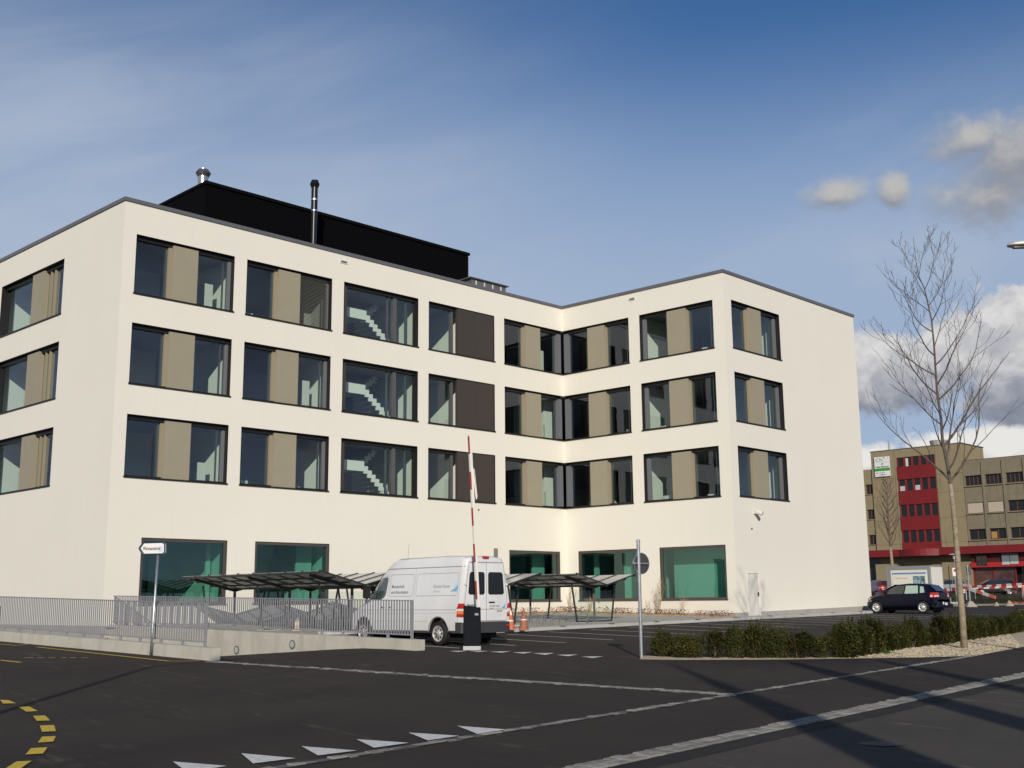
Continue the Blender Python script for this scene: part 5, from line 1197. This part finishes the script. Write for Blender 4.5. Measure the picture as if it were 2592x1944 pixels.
# left wing
lf_ = Fr(RBf.p(S_(-22), -.25, 0), RBf.p(S_(-10.6), -.25, 0)); lo_ = []
lcols = [(-11.62, -10.72), (-14.2, -12.4), (-16.8, -15.0)]
for a0, a1 in lcols:
    for z0, z1 in ((11.78, 12.92), (8.9, 10.03), (6.0, 7.11)): lo_.append(((a0+22)*KS, (a1+22)*KS, z0*KS, z1*KS))
b = MB(); wall(b, lf_, 4.6*KS, 14.65*KS, lo_, .4, 0, 0); lf_.bx(b, 0, lf_.L, -1.5, -12, 0, 14.5*KS); b.build('left_wing', BE, RB_, recalc=False)
for a0, a1 in lcols:
    for z0, z1 in ((11.78, 12.92), (8.9, 10.03), (6.0, 7.11)):
        b = MB(); rbx(b, a0, a1, -.5, -.53, z0, z1); wn = b.build('window', DG, RB_); b = MB(); rbx(b, a0, a0+.1, -.45, -.5, z0, z1); rbx(b, (a0+a1)/2-.05, (a0+a1)/2+.05, -.45, -.5, z0, z1); b.build('frame', BRN, wn)
        b = MB(); rbx(b, a0-.06, a1+.06, -.15, -.4, z0-.08, z0); b.build('sill', BE, wn)
# canopy band and shop fronts
b = MB(); rbx(b, -22, -7.6, .9, -.9, 4.52, 5.30); rbx(b, -3.0, 26, .9, -.9, 4.55, 5.36)
arc = [(-7.6+4.6*k/8, .9+1.0*math.sin(math.pi*k/8)) for k in range(9)]
for (s0, t0), (s1, t1) in zip(arc, arc[1:]): b.hexa([RBf.p(S_(s0), t0, 4.5*KS), RBf.p(S_(s1), t1, 4.5*KS), RBf.p(S_(s1), -.9, 4.5*KS), RBf.p(S_(s0), -.9, 4.5*KS)], [RBf.p(S_(s0), t0, 5.25*KS), RBf.p(S_(s1), t1, 5.25*KS), RBf.p(S_(s1), -.9, 5.25*KS), RBf.p(S_(s0), -.9, 5.25*KS)])
o = b.build('canopy', REDB, RB_, smooth=True); o.data.set_sharp_from_angle(angle=R(40))
b = MB(); rbx(b, -22, 26, -1.2, -1.3, 0.1, 4.5); b.build('shopfront_glass', mat('shop_dark', (.02, .017, .016), .15), RB_)
b = MB(); rbx(b, -3.1, .15, .0, -.8, .1, 3.74); b.build('shop_wall', BE, RB_)
b = MB(); rbx(b, -11.0, -7.9, -.2, -1.0, .1, 3.75); b.build('shop_wall', BE, RB_)
b = MB(); rbx(b, .16, 26, .25, -.9, 3.1, 3.60); b.build('red_fascia', mat('fascia_bright_red', (.42, .02, .02), .5), RB_)
b = MB(); rbx(b, .16, 26, .0, -.9, 3.6, 4.55); b.build('red_wall', mat('dark_red_wall', (.07, .006, .006), .6), RB_)
b = MB(); rbx(b, .3, 4.6, -.45, -.5, .9, 3.1); b.build('show_window', mat('show_window_red', (.10, .045, .04), .25, var=.5, vscale=.7), RB_)
for s in (.2, 2.3, 4.6, 7.5, 9): b = MB(); rbx(b, s, s+.10, -.3, -.5, .1, 3.1); b.build('show_window_post', REDW, RB_)
b = MB(); rbx(b, .85, 1.95, .32, .26, 3.28, 4.4); b.build('dark_poster', mat('poster_dark', (.05, .04, .035), .5, var=.8, vscale=3), RB_)
b = MB(); rbx(b, 3.55, 4.35, .32, .26, 3.35, 4.45); rbx(b, 4.42, 5.25, .32, .26, 3.38, 4.47); b.build('grey_poster', mat('poster_greyblue', (.16, .17, .18), .4), RB_)
b = MB(); rbx(b, 3.55, 4.35, .34, .325, 3.3, 3.6); rbx(b, 4.42, 5.25, .34, .325, 3.35, 3.6); b.build('white_strip', mat('notice_grey', (.48, .48, .47)), RB_)
b = MB(); b.lathe([(.9, 0), (1.1, .9)], RBf.p(S_(-3.3), -2.2, 16.6*KS), n=14); b.build('roof_hood', mat('hood_grey', (.35, .33, .31), .6), RB_)
b = MB(); q = RBf.p(S_(-8.9), -1.5, 16.6*KS); b.tube([q, q+Vector((0, 0, 1.5))], .1, 6); b.build('roof_post', mat('hood_grey', (.35, .33, .31)), RB_)

# ================================================================== far barriers, poles, hedge strip, rocks
RWR = mat('plank_red', (.50, .035, .03), .5); RWO = mat('plank_orange', (.72, .16, .09), .5); RWW = mat('plank_white', (.80, .78, .72), .5)
def plank(p, q, n, hgt, first_red, label, ra=RWR, name='barrier_plank', legs=True):
    p, q = Vector(p), Vector(q); t = thing(name, (p.x, p.y, gz(p.x, p.y)), label, 'barrier plank', 'red and white warning planks'); d = (q-p)/n
    b = MB()
    for k in range(n): b.cur = (k+(0 if first_red else 1)) % 2; b.bar(p+d*k, p+d*(k+1), .05, hgt)
    b.build('board', [ra, RWW], t)
    if legs:
        for s_ in (.04, .96): b = MB(); m_ = p.lerp(q, s_); b.bar(m_, Vector((m_.x, m_.y, gz(m_.x, m_.y)-.05)), .06, .06); b.build('leg', mat('drawbar_zinc', (.30, .31, .31)), t)
fa = far_at
plank(fa(2438, 1487, 92), fa(2600, 1477.5, 86), 13, .17, True, 'long red and white plank at the right, upper one, behind the tree trunk')
plank(fa(2384, 1494, 90), fa(2436, 1490, 88), 4, .24, True, 'short red and white plank left of the tree trunk')
plank(fa(2462, 1489, 95), fa(2592, 1484, 92), 9, .16, False, 'lower red and white plank at the far right, behind the long one')
plank(fa(2196, 1507, 84), fa(2228, 1501, 82), 3, .18, False, 'red and white plank end beside the corner of the white building')
plank(fa(2441, 1487.5, 80), fa(2520, 1512, 77), 5, .20, True, 'pale orange and white plank slanting down to the ground, right of the tree trunk', RWO, legs=False)
plank(fa(2530, 1489, 88), fa(2572, 1498.5, 86), 3, .15, True, 'smaller slanting red and white plank end at the far right', RWO, legs=False)
b = MB(); t = thing('orange_trestle', ground_at(2588, 80), 'orange trestle stand at the right edge of the picture', 'trestle')
p = fa(2590, 1483, 80); g0 = gz(p.x, p.y); b.bar(p, Vector((p.x, p.y, g0)), .10, .10); b.build('upright', RWO, t); b = MB(); b.bar(Vector((p.x-1.0, p.y, g0+.1)), Vector((p.x+.6, p.y, g0+.1)), .12, .12); b.build('foot', RWO, t)
# post with sign plates seen from behind
q = G(2457, 1536, 0); SP = thing('parking_sign', q, 'thin pole with a narrow sign edge-on, in a concrete foot right of the tree trunk', 'sign')
tp = onwall(2450, 1430, q.xy, (1, 0)); b = MB(); b.tube([Vector(q), Vector((q.x, q.y, tp.z))], .045, 8); b.build('pole', STEEL, SP)
b = MB(); b.box(q.x+.05, q.x+.20, q.y-.02, q.y+.35, tp.z-.62, tp.z-.10); b.build('plate', mat('sign_back', (.075, .072, .068)), SP)
b = MB(); b.hexa([(q.x-.34, q.y-.3, q.z-.02), (q.x+.34, q.y-.3, q.z-.02), (q.x+.34, q.y+.3, q.z-.02), (q.x-.34, q.y+.3, q.z-.02)], [(q.x-.10, q.y-.1, q.z+.34), (q.x+.10, q.y-.1, q.z+.34), (q.x+.10, q.y+.1, q.z+.34), (q.x-.10, q.y+.1, q.z+.34)]); b.build('concrete_foot', mat('foot_weathered', (.34, .30, .24), .9), SP)
q = ground_at(2420, 84); SP2 = thing('parking_sign', q, 'pole with small red-marked white sign plates left of the tree trunk', 'sign')
tp = onwall(2417, 1436, q.xy, (1, 0)); b = MB(); b.tube([Vector(q), Vector((q.x, q.y, tp.z))], .035, 8); b.build('pole', STEEL, SP2)
b = MB(); b.box(q.x-.16, q.x+.16, q.y-.06, q.y-.04, tp.z-.62, tp.z-.05); pp = b.build('plate', mat('sign_white', (.74, .72, .70)), SP2)
b = MB(); b.lathe([(.11, 0), (.11, .01)], (q.x+.02, q.y-.06, tp.z-.22), (0, -1, 0), 16); b.build('red_disc', RWR, pp)
q = ground_at(2405, 96); LP = thing('lamp_post', q, 'slim lamp post with a small pale lantern just left of the tree trunk', 'lamp post')
tp = onwall(2415.5, 1404, q.xy, (1, 0)); q = Vector((tp.x, q.y, gz(tp.x, q.y))); b = MB(); b.tube([q, Vector((q.x, q.y, tp.z-.15))], .06, 8); b.build('pole', STEEL, LP)
b = MB(); b.lathe([(.12, -.35), (.15, -.05), (.45, 0), (.35, .06)], (q.x, q.y, tp.z), n=14); b.build('lantern', mat('lamp_pale', (.7, .66, .6)), LP)
q = ground_at(2406, 80); q = Vector(q); PD = thing('dark_post', q, 'thin dark post between trailer and tree trunk', 'post'); tp = onwall(2404, 1432, q.xy, (1, 0)); b = MB(); b.tube([q, Vector((q.x, q.y, tp.z))], .03, 6); b.build('pole', BLACK, PD)
# far gravel edge and rocks
sheet([G(2385, 1536.5), G(2720, 1528), G(2720, 1524), G(2385, 1531)], .02, 'gravel_verge', mat('gravel_pale', (.50, .41, .28), .95, var=.35, vscale=9, bump=.8, bscale=60))
sheet([ground_at(2385, 96), ground_at(2720, 90), ground_at(2720, 128), ground_at(2200, 135)], .006, 'far_road', ASPH2)
ROCK = mat('rock_pale', (.40, .32, .22), .9, var=.3, vscale=6)
for u, v, s_, lb in ((2523, 1534, .20, 'smaller pale boulder, left of the pair in front of the far hedge'), (2556, 1534, .28, 'larger pale boulder, right of the pair in front of the far hedge')):
    q = G(u, v); b = MB(); rnd = random.Random(u); vs = []
    for zl, rr2 in ((0, 1), (.35, .8), (.9, .42), (1.15, .12)):
        for k in range(9): a = k*.698; vs.append(Vector((q.x+math.cos(a)*s_*rr2*rnd.uniform(.75, 1.1), q.y+math.sin(a)*s_*rr2*rnd.uniform(.75, 1.1), q.z+zl*s_*1.1)))
    fs = [(l*9+k, l*9+(k+1) % 9, (l+1)*9+(k+1) % 9, (l+1)*9+k) for l in range(3) for k in range(9)]+[tuple(range(27, 36))]; b.add(vs, fs)
    tag(b.build('boulder', ROCK), lb, 'boulder', 'pale boulders by the far hedge')

# ================================================================== gravel bed, hedge, trees
GRAVEL = mat('gravel_pale', (.50, .41, .28), .95, var=.35, vscale=9, bump=.8, bscale=60)
HB = [rc(-190, 295), rc(0, 305), rc(560, 305), rc(1130, 300), rc(1290, 275), rc(1500, 240), rc(1690, 220), rc(2212, 135), G(2780, 1570)]
gp = [rc(-280, 308), rc(0, 312), rc(560, 310), rc(1060, 303), rc(1500, 297), rc(1900, 285), rc(2212, 226), G(2780, 1620)]
gb = MB(); N_ = len(HB)-1
back_off = Vector((-.35, .75, 0))
inner = [HB[i]+back_off*(.5 if i < 3 else 1.0) for i in range(len(HB))]
outer = gp
for i in range(len(outer)-1):
    j = min(i, len(inner)-2); gb.quad(gpt(outer[i], .012), gpt(outer[i+1], .012), gpt(inner[min(i+1 + (1 if i >= 3 else 0), len(inner)-1)], .03), gpt(inner[i+(1 if i > 3 else 0)], .03))
tag(gb.build('gravel_bed', GRAVEL), kind='structure')
peb = MB(); rnd = random.Random(21)
for k in range(2600):
    i = rnd.choice([3, 4, 4, 5, 5, 5]); s_ = rnd.random(); t_ = rnd.random(); a = outer[i].lerp(outer[i+1], s_); b__ = inner[i+1].lerp(inner[min(i+2, len(inner)-1)], s_); p = a.lerp(b__, t_*.98+(rnd.random()-.5)*.05); r_ = rnd.uniform(.015, .04); z = gz(p.x, p.y)+.02
    x, y = Vector((r_, 0, 0)), Vector((0, r_*.8, 0)); P = Vector((p.x, p.y, z)); peb.add([P-x, P-y, P+x, P+y, P+Vector((rnd.uniform(-.01, .01), 0, r_*.8))], [(0, 1, 4), (1, 2, 4), (2, 3, 4), (3, 0, 4)])
tag(peb.build('gravel', GRAVEL, recalc=False), 'loose pale gravel stones around the foot of the young tree', 'gravel', kind='stuff')
LEAFH = foliage('hedge_leaf', (.016, .022, .005), (.050, .055, .010), (.125, .095, .018))
protos = []
def shrub_mesh(seed, w_, h, dpt, n=2600, m=None, nm='hedge_shrub'):
    rnd = random.Random(seed); b = MB(); lob = [(rnd.uniform(-.32, .32)*w_, rnd.uniform(-.3, .3)*dpt, rnd.uniform(.35, .80)*h, rnd.uniform(.30, .42)*w_) for _ in range(7)]+[(0, 0, h*.35, w_*.45), (0, 0, h*.2, w_*.45)]
    for k in range(n):
        cx, cy, cz, r_ = rnd.choice(lob); v = Vector((rnd.gauss(0, 1), rnd.gauss(0, 1), rnd.gauss(0, 1))).normalized()*r_*rnd.uniform(.72, 1.08)
        p = Vector((cx+v.x, cy+v.y*dpt/w_, max(.02, cz+v.z*.95)))
        if p.z > h*rnd.uniform(.9, 1.12): p.z = h*rnd.uniform(.7, 1.0)
        s_ = rnd.uniform(.014, .030); x = Vector((rnd.uniform(-1, 1), rnd.uniform(-1, 1), rnd.uniform(-.6, 1))).normalized()*s_; y = x.orthogonal().normalized()*s_*.6; b.quad(p-x, p-y, p+x, p+y)
    for k in range(14):      # upright shoots
        p = Vector((rnd.uniform(-.4, .4)*w_, rnd.uniform(-.3, .3)*dpt, h*.8)); L = rnd.uniform(.1, .28)
        for j in range(14): q = p+Vector((rnd.uniform(-.02, .02), rnd.uniform(-.02, .02), L*j/13)); x = Vector((rnd.uniform(-1, 1), rnd.uniform(-1, 1), .8)).normalized()*.02; y = x.orthogonal().normalized()*.012; b.quad(q-x, q-y, q+x, q+y)
    me = bpy.data.meshes.new(nm); me.from_pydata([tuple(v) for v in b.v], [], b.f); me.materials.append(m or LEAFH); return me
shm = [shrub_mesh(100+i, .60, .62, .55, 4200) for i in range(5)]
stem_me = bpy.data.meshes.new('stem'); sb_ = MB(); rnd = random.Random(2)
for k in range(7): sb_.tube([(rnd.uniform(-.03, .03), rnd.uniform(-.03, .03), -.05), (rnd.uniform(-.1, .1), rnd.uniform(-.1, .1), .2), (rnd.uniform(-.2, .2), rnd.uniform(-.2, .2), .5)], [.012, .009, .004], 5)
stem_me.from_pydata([tuple(v) for v in sb_.v], [], sb_.f); stem_me.materials.append(TWIG)
ordn = ['first', 'second', 'third', 'fourth', 'fifth', 'sixth', 'seventh', 'eighth', 'ninth', 'tenth', 'eleventh', 'twelfth', 'thirteenth', 'fourteenth', 'fifteenth', 'sixteenth', 'seventeenth', 'eighteenth', 'nineteenth', 'twentieth', 'twenty-first', 'twenty-second', 'twenty-third', 'twenty-fourth', 'twenty-fifth', 'twenty-sixth', 'twenty-seventh', 'twenty-eighth', 'twenty-ninth', 'thirtieth', 'thirty-first', 'thirty-second', 'thirty-third', 'thirty-fourth', 'thirty-fifth', 'thirty-sixth', 'thirty-seventh', 'thirty-eighth', 'thirty-ninth', 'fortieth', 'forty-first', 'forty-second', 'forty-third', 'forty-fourth']
path = [HB[0]]+HB[1:]; dist = 0.0; k = 0; rnd = random.Random(31)
seglen = [(path[i+1].xy-path[i].xy).length for i in range(len(path)-1)]; total = sum(seglen); pos = .08
while pos < total-.2 and k < len(ordn):
    a = pos; i = 0
    while a > seglen[i]: a -= seglen[i]; i += 1
    p = path[i].lerp(path[i+1], a/seglen[i]); d = (path[i+1]-path[i]).xy.to_3d().normalized(); n = Vector((-d.y, d.x, 0))
    p = p+n*.30; p.z = gz(p.x, p.y)+.0
    t = bpy.data.objects.new('hedge_shrub', shm[k % 5]); COL.objects.link(t); t.location = p; t.rotation_euler = (0, 0, rnd.uniform(-.5, .5)+math.atan2(d.y, d.x)+(math.pi if k % 2 else 0)); f_ = rnd.uniform(.86, 1.18); t.scale = (f_*rnd.uniform(.9, 1.1), f_, f_*rnd.uniform(.82, 1.25))
    tag(t, '%s dark green box shrub of the low hedge, counting from the round road sign' % ordn[k], 'shrub', 'shrubs of the low hedge')
    s2 = bpy.data.objects.new('stem', stem_me); COL.objects.link(s2); s2.parent = t
    pos += rnd.uniform(.48, .60)*(1.0 if p.x < 14 else 1.15); k += 1
# ivy-like low green tuft at the hedge foot
b = MB(); q = rc(1310, 272); rnd = random.Random(5)
for kx in range(260): p = Vector(q)+Vector((rnd.gauss(0, .14), rnd.gauss(0, .08), abs(rnd.gauss(0, .05)))); x = Vector((rnd.uniform(-1, 1), rnd.uniform(-1, 1), .8)).normalized()*.03; y = x.orthogonal().normalized()*.01; b.quad(p-x, p-y, p+x, p+y)
tag(b.build('grass_tuft', foliage('fresh_grass', (.04, .08, .012), (.06, .11, .02), (.10, .12, .03)), recalc=False), 'fresh green grass tuft at the foot of the hedge', 'grass', kind='stuff')
# far low hedge behind the lot
fhm = [shrub_mesh(200+i, .9, .75, .7, 900, LEAFH, 'far_shrub') for i in range(3)]
rnd = random.Random(77)
for k in range(13):
    u = 2392+k*17; q = G(u, 1531.5-.008*(u-2392)) + Vector((.3, .9, 0)); t = bpy.data.objects.new('far_hedge_shrub', fhm[k % 3]); COL.objects.link(t); t.location = (q.x, q.y, gz(q.x, q.y)); t.rotation_euler = (0, 0, rnd.uniform(0, 6)); t.scale = (1.0, 1.0, rnd.uniform(.7, 1.0))
    if 2440 < u < 2475: t.scale = (.6, .6, .4)
    tag(t, '%s small dark shrub of the far hedge across the car park, counting from the trailer' % ordn[k], 'shrub', 'shrubs of the far hedge')

def grow(rnd, b, p, d, L, r_, depth, up, maxd):
    n = (9, 7, 4)[min(depth, 2)]; pts = [p.copy()]; rads = [r_]; side = 1 if rnd.random() < .5 else -1
    for k in range(n):
        j = .17 if depth == 0 else .20
        d = (d+Vector((rnd.uniform(-j, j), rnd.uniform(-j, j), up+rnd.uniform(-.12, .12)))).normalized(); p = p+d*L/n; pts.append(p.copy()); rads.append(max(.0045, r_*(1-.85*(k+1)/n)))
        if depth < maxd and k >= 1 and rnd.random() < (.90 if depth == 0 else .56) and k < n-1:
            side = -side; hz = d.cross(Vector((0, 0, 1)))
            if hz.length < .05: hz = Vector((1, 0, 0))
            hz.normalize(); sd = hz*side*rnd.uniform(.5, 1)+Vector((rnd.uniform(-.5, .5), rnd.uniform(-.5, .5), rnd.uniform(-.1, .55))); e = (d*1.1+(sd-d*sd.dot(d)).normalized()*rnd.uniform(.55, .95)).normalized()
            grow(rnd, b, p, e, L*rnd.uniform(.34, .62)*(1-.45*k/n), max(.0050, rads[-1]*.56), depth+1, up*.8+.02, maxd)
    b.tube(pts, rads, 6 if r_ > .02 else 4, cap=False)
def bare_tree(base, trunk, r0_, branches, seed, label, crown_mat, trunk_mat, group=None, maxd=2):
    rnd = random.Random(seed); t = thing('bare_tree', base, label, 'tree', group); b = MB(); b.tube(trunk[0], trunk[1], 12); b.build('trunk', trunk_mat, t, smooth=True)
    c = MB(); pts, rad = trunk[2], trunk[3]; c.tube(pts, rad, 8, cap=False)
    for (p, d, L, r_) in branches: grow(rnd, c, Vector(p), Vector(d).normalized(), L, r_, 0, .085, maxd)
    c.build('crown', crown_mat, t, smooth=True, recalc=False); return t
def mottled(name, a, b__, c__):
    m = bpy.data.materials.new(name); m.use_nodes = True; T = NT(m.node_tree); bb = T.n['Principled BSDF']; g_ = T.new('ShaderNodeNewGeometry').outputs['Position']; sx = T.new('ShaderNodeSeparateXYZ'); T.put(sx.inputs[0], g_)
    v = T.comb(T.m('MULTIPLY', sx.outputs[0], 4.0), T.m('MULTIPLY', sx.outputs[1], 4.0), T.m('MULTIPLY', sx.outputs[2], 9.0)); c = T.mix(T.sm(T.noise(v, .9, 5, .6), .38, .62), (*a, 1), (*b__, 1)); c = T.mix(T.sm(T.noise(v, 3.0, 4, .6), .56, .66), c, (*c__, 1))
    T.put(bb.inputs['Base Color'], c); bb.inputs['Roughness'].default_value = .85
    bn = T.new('ShaderNodeBump'); bn.inputs['Strength'].default_value = .4; bn.inputs['Distance'].default_value = .01; T.put(bn.inputs['Height'], T.noise(v, 2, 5, .6)); T.l.new(bn.outputs[0], bb.inputs['Normal']); MATS[name] = m; return m
TRK = mottled('young_bark', (.24, .19, .125), (.33, .265, .18), (.15, .125, .08)); CRN = mat('crown_bark', (.11, .083, .068), .85, var=.3, vscale=8)
tb = G(2441, 1642); TY = tb.y
def tp_(u, v, dy=0): return onwall(u, v, (0, TY+dy), (1, 0))
trk = [tp_(2441, 1646), tp_(2436, 1560), tp_(2429, 1480), tp_(2423, 1400), tp_(2415, 1310), tp_(2406, 1225)]
ldr = [tp_(2406, 1225), tp_(2397, 1170), tp_(2386, 1120), tp_(2382, 1060), tp_(2372, 990), tp_(2368, 935), tp_(2364, 870), tp_(2358, 810), tp_(2349, 770), tp_(2340, 730), tp_(2326, 700), tp_(2318, 660), tp_(2312, 600)]
lr = [.054, .050, .046, .041, .036, .032, .028, .024, .020, .017, .014, .010, .005]
def br(u0, v0, u1, v1, dy, r_, L=None):
    p = tp_(u0, v0); q = tp_(u1, v1, dy); d = q-p; return (p, d*.75+Vector((0, 0, -.10*d.length)), d.length*1.06, r_)
BR = [br(2404, 1215, 2235, 1020, -.3, .030), br(2402, 1222, 2592, 1015, .4, .034), br(2400, 1190, 2500, 1040, -1.0, .03), br(2395, 1160, 2455, 930, .9, .034), br(2388, 1130, 2530, 895, .3, .036),
      br(2383, 1075, 2230, 945, .6, .024), br(2380, 1050, 2300, 930, -1.2, .022), br(2378, 1010, 2505, 870, 1.1, .026), br(2374, 1000, 2245, 840, -.2, .024), br(2371, 975, 2470, 810, -1.0, .024),
      br(2369, 950, 2200, 862, .2, .022), br(2367, 925, 2490, 800, .5, .022), br(2365, 900, 2232, 790, -.8, .022), br(2364, 880, 2460, 720, .8, .02), br(2361, 840, 2250, 770, .7, .018), br(2358, 815, 2440, 700, -.6, .018),
      br(2354, 790, 2250, 690, -.2, .016), br(2350, 775, 2405, 640, .4, .016), br(2346, 755, 2290, 650, -.6, .013), br(2340, 735, 2385, 612, -.2, .013), br(2332, 715, 2286, 610, .3, .010), br(2326, 700, 2340, 590, .2, .010), br(2392, 1145, 2330, 1010, 1.2, .022), br(2384, 1090, 2440, 980, -1.1, .024)]
bare_tree(tb, (trk, [.100, .088, .084, .078, .068, .056], ldr, lr), .1, BR, 12, 'tall young leafless tree with a pale mottled trunk in the gravel bed at the right', CRN, TRK, maxd=2)
# smaller tree in front of the red-banded building
q = ground_at(2262, 104); ty = q.y
def t2(u, v, dy=0): return onwall(u, v, (0, ty+dy), (1, 0))
trk2 = [Vector((t2(2262, 1500).x, ty, gz(q.x, ty))), t2(2259, 1435), t2(2254, 1385)]
ld2 = [t2(2254, 1385), t2(2250, 1330), t2(2247, 1280), t2(2245, 1240), t2(2246, 1205)]
B2 = []; rnd = random.Random(3)
for k in range(22):
    v = 1385-k*7.6; sd = -1 if k % 2 else 1; L_ = 58*(1-.55*k/22); p_ = (2254-9*(k/22), v)
    B2.append((t2(*p_), t2(p_[0]+sd*L_*rnd.uniform(.6, 1.0), v-L_*rnd.uniform(.6, 1.1), rnd.uniform(-2, 2))-t2(*p_), L_/2905*104*1.35, .05))
bare_tree((trk2[0].x, ty, gz(q.x, ty)), (trk2, [.17, .14, .11], ld2, [.10, .08, .06, .04, .015]), .16, B2, 9, 'small leafless tree in front of the sign on the brown building', mat('crown_bark_far', (.13, .085, .06), .85), TRK, maxd=1)

# ================================================================== street lamps
def street_lamp(base, top, head_dir, label, arm=2.0, hl=.85):
    base, top = Vector(base), Vector(top); t = thing('street_lamp', base, label, 'street lamp'); hd_ = Vector(head_dir).normalized()
    b = MB(); b.tube([base, base+(top-base)*.5, top], [.10, .085, .065], 14); b.build('pole', STEEL, t, smooth=True)
    b = MB(); b.tube([top, top+hd_*arm*.3+Vector((0, 0, .15)), top+hd_*arm+Vector((0, 0, .2))], .04, 10); b.build('arm', STEEL, t, smooth=True)
    c = top+hd_*(arm+hl*.45)+Vector((0, 0, .2)); sdv = hd_.cross(Vector((0, 0, 1))); hm = MB(); n = 14; rings = []
    for k in range(9):
        a = math.pi*k/8; s_ = -math.cos(a)*hl*.5; w_ = .17*math.sin(a)**.6+.004; hh = .085*math.sin(a)**.7+.003
        hm.v += [c+hd_*s_+sdv*math.cos(2*math.pi*j/n)*w_+Vector((0, 0, 1))*math.sin(2*math.pi*j/n)*(hh*1.25 if math.sin(2*math.pi*j/n) > 0 else hh*.6) for j in range(n)]
    for k in range(8):
        for j in range(n): hm.f.append((k*n+j, k*n+(j+1) % n, (k+1)*n+(j+1) % n, (k+1)*n+j)); hm.mi.append(0)
    hm.build('lamp_head', mat('lamp_head_grey', (.62, .61, .57), .4, .3), t, smooth=True)
    b = MB(); b.hexa([c+hd_*x+sdv*y+Vector((0, 0, -.062)) for x, y in ((-.28, -.09), (.34, -.07), (.34, .07), (-.28, .09))], [c+hd_*x+sdv*y+Vector((0, 0, -.03)) for x, y in ((-.28, -.09), (.34, -.07), (.34, .07), (-.28, .09))]); b.build('lamp_glass', mat('lamp_glass_dark', (.16, .14, .11), .3), t)
hp = fa(2555, 620, 24.0)          # visible tip of the head
tpz = Vector((hp.x+2.75+.8, hp.y-.3, hp.z-.2)); street_lamp((tpz.x, tpz.y, gz(tpz.x, tpz.y)), tpz, (-1, .1, 0), 'street lamp whose pale oval head reaches in from the right edge', arm=2.7, hl=.95)
# lamp behind the viewer on the left: only its thin shadow shows
street_lamp((-7.2, 5.0, gz(-7, 5)), (-7.15, 5.2, 7.9), (.72, .9, 0), 'tall street lamp left of and behind the viewpoint, casting a thin shadow', arm=1.6)
# three unseen tapering casters behind the viewer, added to throw the broad road shadows
for x, y, h, r0_, r1_, lb in ((5.20, -4.0, 14.4, .80, .12, 'left of three unseen tapering shadow casters behind the viewpoint'), (8.15, -4.0, 14.7, .62, .28, 'middle of three unseen tapering shadow casters behind the viewpoint'), (10.45, -4.0, 15.0, .50, .22, 'right of three unseen tapering shadow casters behind the viewpoint')):
    g0 = gz(x, y); b = MB(); b.lathe([(r0_, -.1), (r0_*.75, h*.35), (r0_*.5+r1_*.2, h*.6), (r1_, h*.9), (r1_*.4, h)], (x, y, g0), n=20); tag(b.build('tapered_shadow_caster', CONC), lb, 'shadow_caster', 'added shadow casters behind the viewpoint')
sc.cycles.use_denoising = True
sc.cycles.max_bounces = 8; sc.cycles.transparent_max_bounces = 24; sc.cycles.glossy_bounces = 4; sc.cycles.diffuse_bounces = 3
